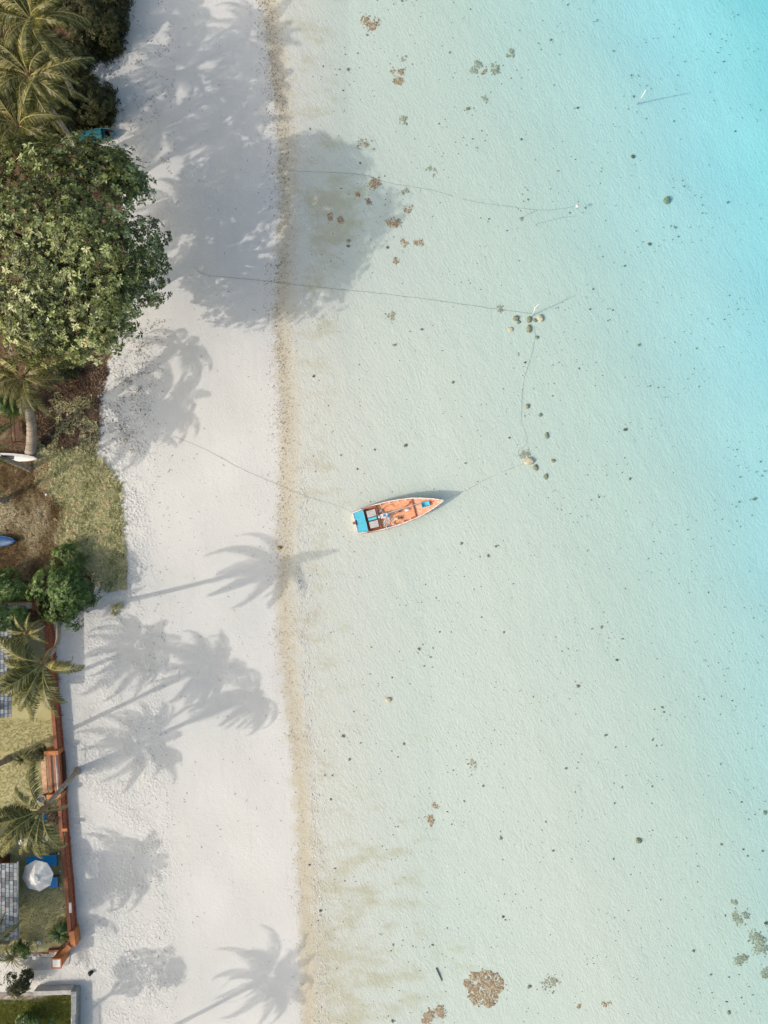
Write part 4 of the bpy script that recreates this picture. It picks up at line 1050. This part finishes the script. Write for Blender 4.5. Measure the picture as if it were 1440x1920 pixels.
# ------------------------------------------------------------------ rocks, seaweed
def rock(label, px, py, r, matn='rock', seed=0, name='rock', flat=.55, asp=1.0, cat='rock', group='stones on the seabed'):
    rng = random.Random(seed + int(px)); p = W(px, py); m = MB()
    m.lump((0, 0, r * flat * .35), (r, r * asp, r * flat), rng, 14, 8, .22)
    return tag(m.build(name, M[matn], loc=p, smooth=True), label, cat, group)
rock('large tan anchor stone where the bow rope ends', 992, 865, .32, 'rock_tan', 1, asp=.85)
rock('pale stone just below right of the tan anchor stone', 1004, 877, .16, 'rock', 2, asp=1.4)
rock('tan stone at the right end of the row by the forked pole', 1013, 597, .22, 'rock_tan', 3, asp=1.25)
rock('dark brown stone at the foot of the forked pole', 992, 599, .19, 'rock', 4, asp=1.1)
rock('small grey stone between the forked pole and the tan stone', 1003, 601, .13, 'rock_green', 5)
rock('curved stone at the left end of the row by the forked pole', 967, 597, .2, 'rock', 6)
rock('small dark stone tucked under the curved stone', 972, 604, .13, 'rock_green', 7)
rock('pale flat stone lowest left of the forked pole', 957, 618, .19, 'rock_tan', 8, flat=.3)
rock('grey stone straight below the forked pole', 992, 617, .19, 'rock', 9, asp=1.4)
rock('small black-green stone on the weedy rope below the forked pole', 1007, 633, .12, 'rock_green', 10)
rock('round brown stone halfway down the weedy rope', 989, 762, .16, 'rock', 11)
rock('small oblong dark stone right of the round brown stone', 1013, 778, .11, 'rock_green', 12, asp=1.3)
rock('small round ringed stone right of the tan anchor stone', 1037, 864, .13, 'rock', 13)
rock('dark stone right of the weedy rope, above the anchor stone', 1025, 817, .15, 'rock_green', 14, asp=1.4)
rock('dark stone below right of the anchor stone', 1023, 894, .14, 'rock_green', 15, asp=1.6)
rock('single olive rock in the turquoise water at the upper right', 1250, 376, .25, 'rock_green', 16)
rock('round tan stone alone on the seabed right of the lower palm shadow', 728, 1312, .19, 'rock_tan', 17)
rock('small dark green stone near the middle of the lower right seabed', 1197, 1576, .2, 'rock_green', 18)
rock('dark stone straight right of the orange boat stern, below it', 865, 1019, .1, 'rock_green', 19)
rock('round grey stone at the right edge in the lower half', 1434, 1524, .13, 'rock_green', 20)
rock('coconut husk on the tide line under the tip of a palm shadow', 524, 1027, .14, 'coconut', 21, name='coconut_husk', flat=.8, cat='coconut', group=None)
for i, (x, y, r, l) in enumerate([(1300, 1783, .1, 'small dark stone left of the weed clumps at the right edge'), (757, 1395, .09, 'small brown stone among the dots below the round tan stone'), (939, 1572, .10, 'small brown stone right of the broken weed ring'),
                                  (655, 1424, .09, 'small dark stone near the shore above the brown weed layer'), (1061, 1441, .09, 'small dark stone in the centre right of the lower seabed'), (849, 717, .1, 'small dark stone left of the weedy rope'),
                                  (1198, 647, .09, 'small dark stone in the pale turquoise right of the forked pole'), (620, 1499, .08, 'small black stone close to the shore in the lower third'), (877, 204, .12, 'grey stone under the upper weed ring')]):
    rock(l, x, y, r, 'rock_green', 30 + i)

def weed(label, px, py, r, matn, seed, dens=1.0, ring=0.0, asp=1.0):
    rng = random.Random(seed); p = W(px, py); m = MB(); n = int(230 * (r / .55) ** 1.7 * dens) + 14; R_ = r
    ph = rng.uniform(0, 6.28); big = r > 1
    sub = [(rng.uniform(-.65, .65) * r, rng.uniform(-.65, .65) * r * asp, rng.uniform(.28, .6) * r) for _ in range(5)]
    for i in range(n):
        a = rng.uniform(0, 6.28); q = (ring + (1 - ring) * rng.random()) ** .55
        edge_ = 1 + .07 * math.sin(3 * a + ph) + .08 * math.sin(5 * a + 2 * ph) + .05 * math.sin(9 * a + ph) + rng.uniform(-.05, .05)
        x = math.cos(a) * q * R_ * edge_; y = math.sin(a) * q * R_ * asp * edge_
        if not big:
            sc_ = sub[rng.randrange(5)]; g_ = abs(rng.gauss(0, .7)); x = sc_[0] + math.cos(a) * g_ * sc_[2]; y = sc_[1] + math.sin(a) * g_ * sc_[2]
        if float(vn(x * 10, y * 10, 1.5, seed)) < (.56 if big else .50 - .12 * dens) and rng.random() < .85: continue
        s_ = rng.uniform(.022, .058) * (1 + .35 * (r > .8))
        m.lump((x, y, s_ * .1), (s_ * rng.uniform(.8, 1.7), s_ * rng.uniform(.8, 1.7), s_ * .4), rng, 5, 3, .5, tint=rng.random())
    return tag(m.build('seaweed_clump', M[matn], loc=p), label, 'seaweed', 'seaweed clumps on the seabed')
WL = [(908, 1852, 1.25, 'weed_brown', 3.2, .0, 'largest rusty brown seaweed clump, round, near the bottom edge'), (800, 1905, .55, 'weed_brown', 2.0, 0, 'rusty seaweed clump at the bottom edge left of the largest one'),
      (822, 1896, .45, 'weed_brown', 2.0, 0, 'small rusty seaweed clump at the bottom edge nearest the driftwood stick'), (1034, 1842, .68, 'weed_grey', .8, .2, 'sparse grey-brown seaweed clump right of the largest rusty one'),
      (1388, 1724, .62, 'weed_grey', 1.5, 0, 'uppermost olive seaweed clump of the four at the lower right'), (1421, 1768, .7, 'weed_grey', 1.9, 0, 'biggest olive seaweed clump at the lower right edge'),
      (1388, 1804, .56, 'weed_grey', 1.3, .35, 'open ring-shaped olive seaweed clump at the lower right'), (1437, 1826, .5, 'weed_grey', 1.8, 0, 'olive seaweed clump cut by the right edge'),
      (692, 43, .58, 'weed_brown', 1.5, .1, 'round brown seaweed clump near the top edge'), (748, 144, .55, 'weed_brown', 1.8, 0, 'rusty triangular seaweed clump, second from the top'),
      (759, 108, .28, 'weed_grey', 1.0, 0, 'small seaweed bits just above the rusty triangular clump'), (755, 225, .35, 'weed_grey', 1.1, .1, 'small grey seaweed clump right above the big tree shadow'),
      (890, 127, .5, 'weed_grey', 1.0, .5, 'grey ring of seaweed at the left of the upper group'), (907, 133, .22, 'weed_brown', 1.4, 0, 'small tan seaweed clump joined to the grey ring'),
      (928, 130, .45, 'weed_grey', 1.1, .2, 'grey seaweed bits in the middle of the upper group'), (957, 100, .3, 'weed_grey', 1.4, .2, 'small round seaweed clump topmost right of the upper group'),
      (910, 186, .25, 'weed_grey', 1.3, 0, 'two small dark seaweed tufts below the upper group'), (735, 413, .62, 'weed_brown', 1.6, .1, 'brown seaweed clump just outside the big tree shadow'),
      (759, 456, .32, 'weed_brown', 1.5, 0, 'small brown seaweed clump below the one outside the tree shadow'), (784, 451, .38, 'weed_brown', 1.4, .2, 'small brown seaweed clump at the right of the pair near the tree shadow'),
      (743, 488, .24, 'weed_brown', 1.4, 0, 'lowest small brown seaweed bit of those beside the tree shadow'), (703, 345, .5, 'weed_brown', 1.6, 0, 'brown seaweed clump at the right rim of the tree shadow'),
      (622, 406, .36, 'weed_brown', 1.8, 0, 'dark seaweed clump in the middle of the tree shadow'), (637, 413, .28, 'weed_brown', 1.8, 0, 'dark seaweed clump joined on the right in the middle of the tree shadow'),
      (672, 362, .22, 'weed_brown', 1.6, 0, 'small dark seaweed tuft in the upper right of the tree shadow'), (690, 377, .2, 'weed_brown', 1.6, 0, 'small dark seaweed tuft near the right rim of the tree shadow'),
      (680, 272, .42, 'weed_brown', 1.0, .3, 'curved brown seaweed scraps on the top edge of the tree shadow'), (732, 591, .34, 'weed_grey', 1.1, 0, 'grey seaweed clump alone below the long rope'),
      (805, 1540, .38, 'weed_brown', 1.2, .4, 'broken ring of brown seaweed in the lower shallows'), (815, 1512, .25, 'weed_brown', 1.2, 0, 'brown seaweed bits above the broken ring'),
      (887, 1433, .32, 'weed_grey', .9, .5, 'faint small seaweed ring above the broken brown ring'), (1136, 1884, .3, 'weed_brown', 1.0, 0, 'small brown seaweed bits at the bottom edge right of centre'),
      (1087, 1885, .2, 'weed_brown', 1.3, 0, 'small brown seaweed tuft at the bottom edge below the sparse clump'), (940, 578, .32, 'weed_grey', .8, 0, 'thin seaweed caught on the long rope near the stones'),
      (980, 857, .42, 'weed_grey', 1.0, .2, 'dark seaweed scraps around the top of the tan anchor stone'), (812, 322, .45, 'weed_grey', .5, 0, 'scattered seaweed scraps right of the tree shadow'),
      (760, 360, .3, 'weed_grey', .9, 0, 'little grey seaweed tuft on the rope right of the tree shadow'), (766, 393, .28, 'weed_brown', 1.0, 0, 'flat tan seaweed scrap above the brown clump beside the tree shadow'),
      (980, 412, .2, 'weed_grey', .9, 0, 'tiny seaweed star at the end of the short branching rope'), (1376, 1690, .25, 'weed_grey', 1.2, 0, 'small seaweed tufts above the four olive clumps')]
for i, (x, y, r, mt, dn, rg, l) in enumerate(WL): weed(l, x, y, r, mt, 200 + i, dn, rg)
st = tag(MB().build('driftwood', None) if False else (lambda m: (m.tube([(-.18, .42, .03), (0, 0, .05), (.2, -.46, .03)], [.05, .045, .03], 7), m.build('driftwood_stick', M['driftwood'], loc=W(823, 1826)))[1])(MB()), 'straight dark driftwood stick on the seabed near the bottom edge', 'driftwood')
m = MB(); m.lump((0, 0, .1), (.16, .12, .14), random.Random(4), 9, 6, .35); m.lump((-.08, -.16, .06), (.10, .09, .08), random.Random(5), 8, 5, .4)
tag(m.build('black_bag', M['black'], loc=W(171, 1822)), 'small crumpled black bag lying on the shaded sand by the grey wall', 'bag')
m = MB(); m.lump((0, 0, .06), (.14, .10, .08), random.Random(6), 8, 5, .3); tag(m.build('white_litter', M['white'], loc=W(88, 927)), 'crumpled white piece of litter on the dry grass', 'litter')
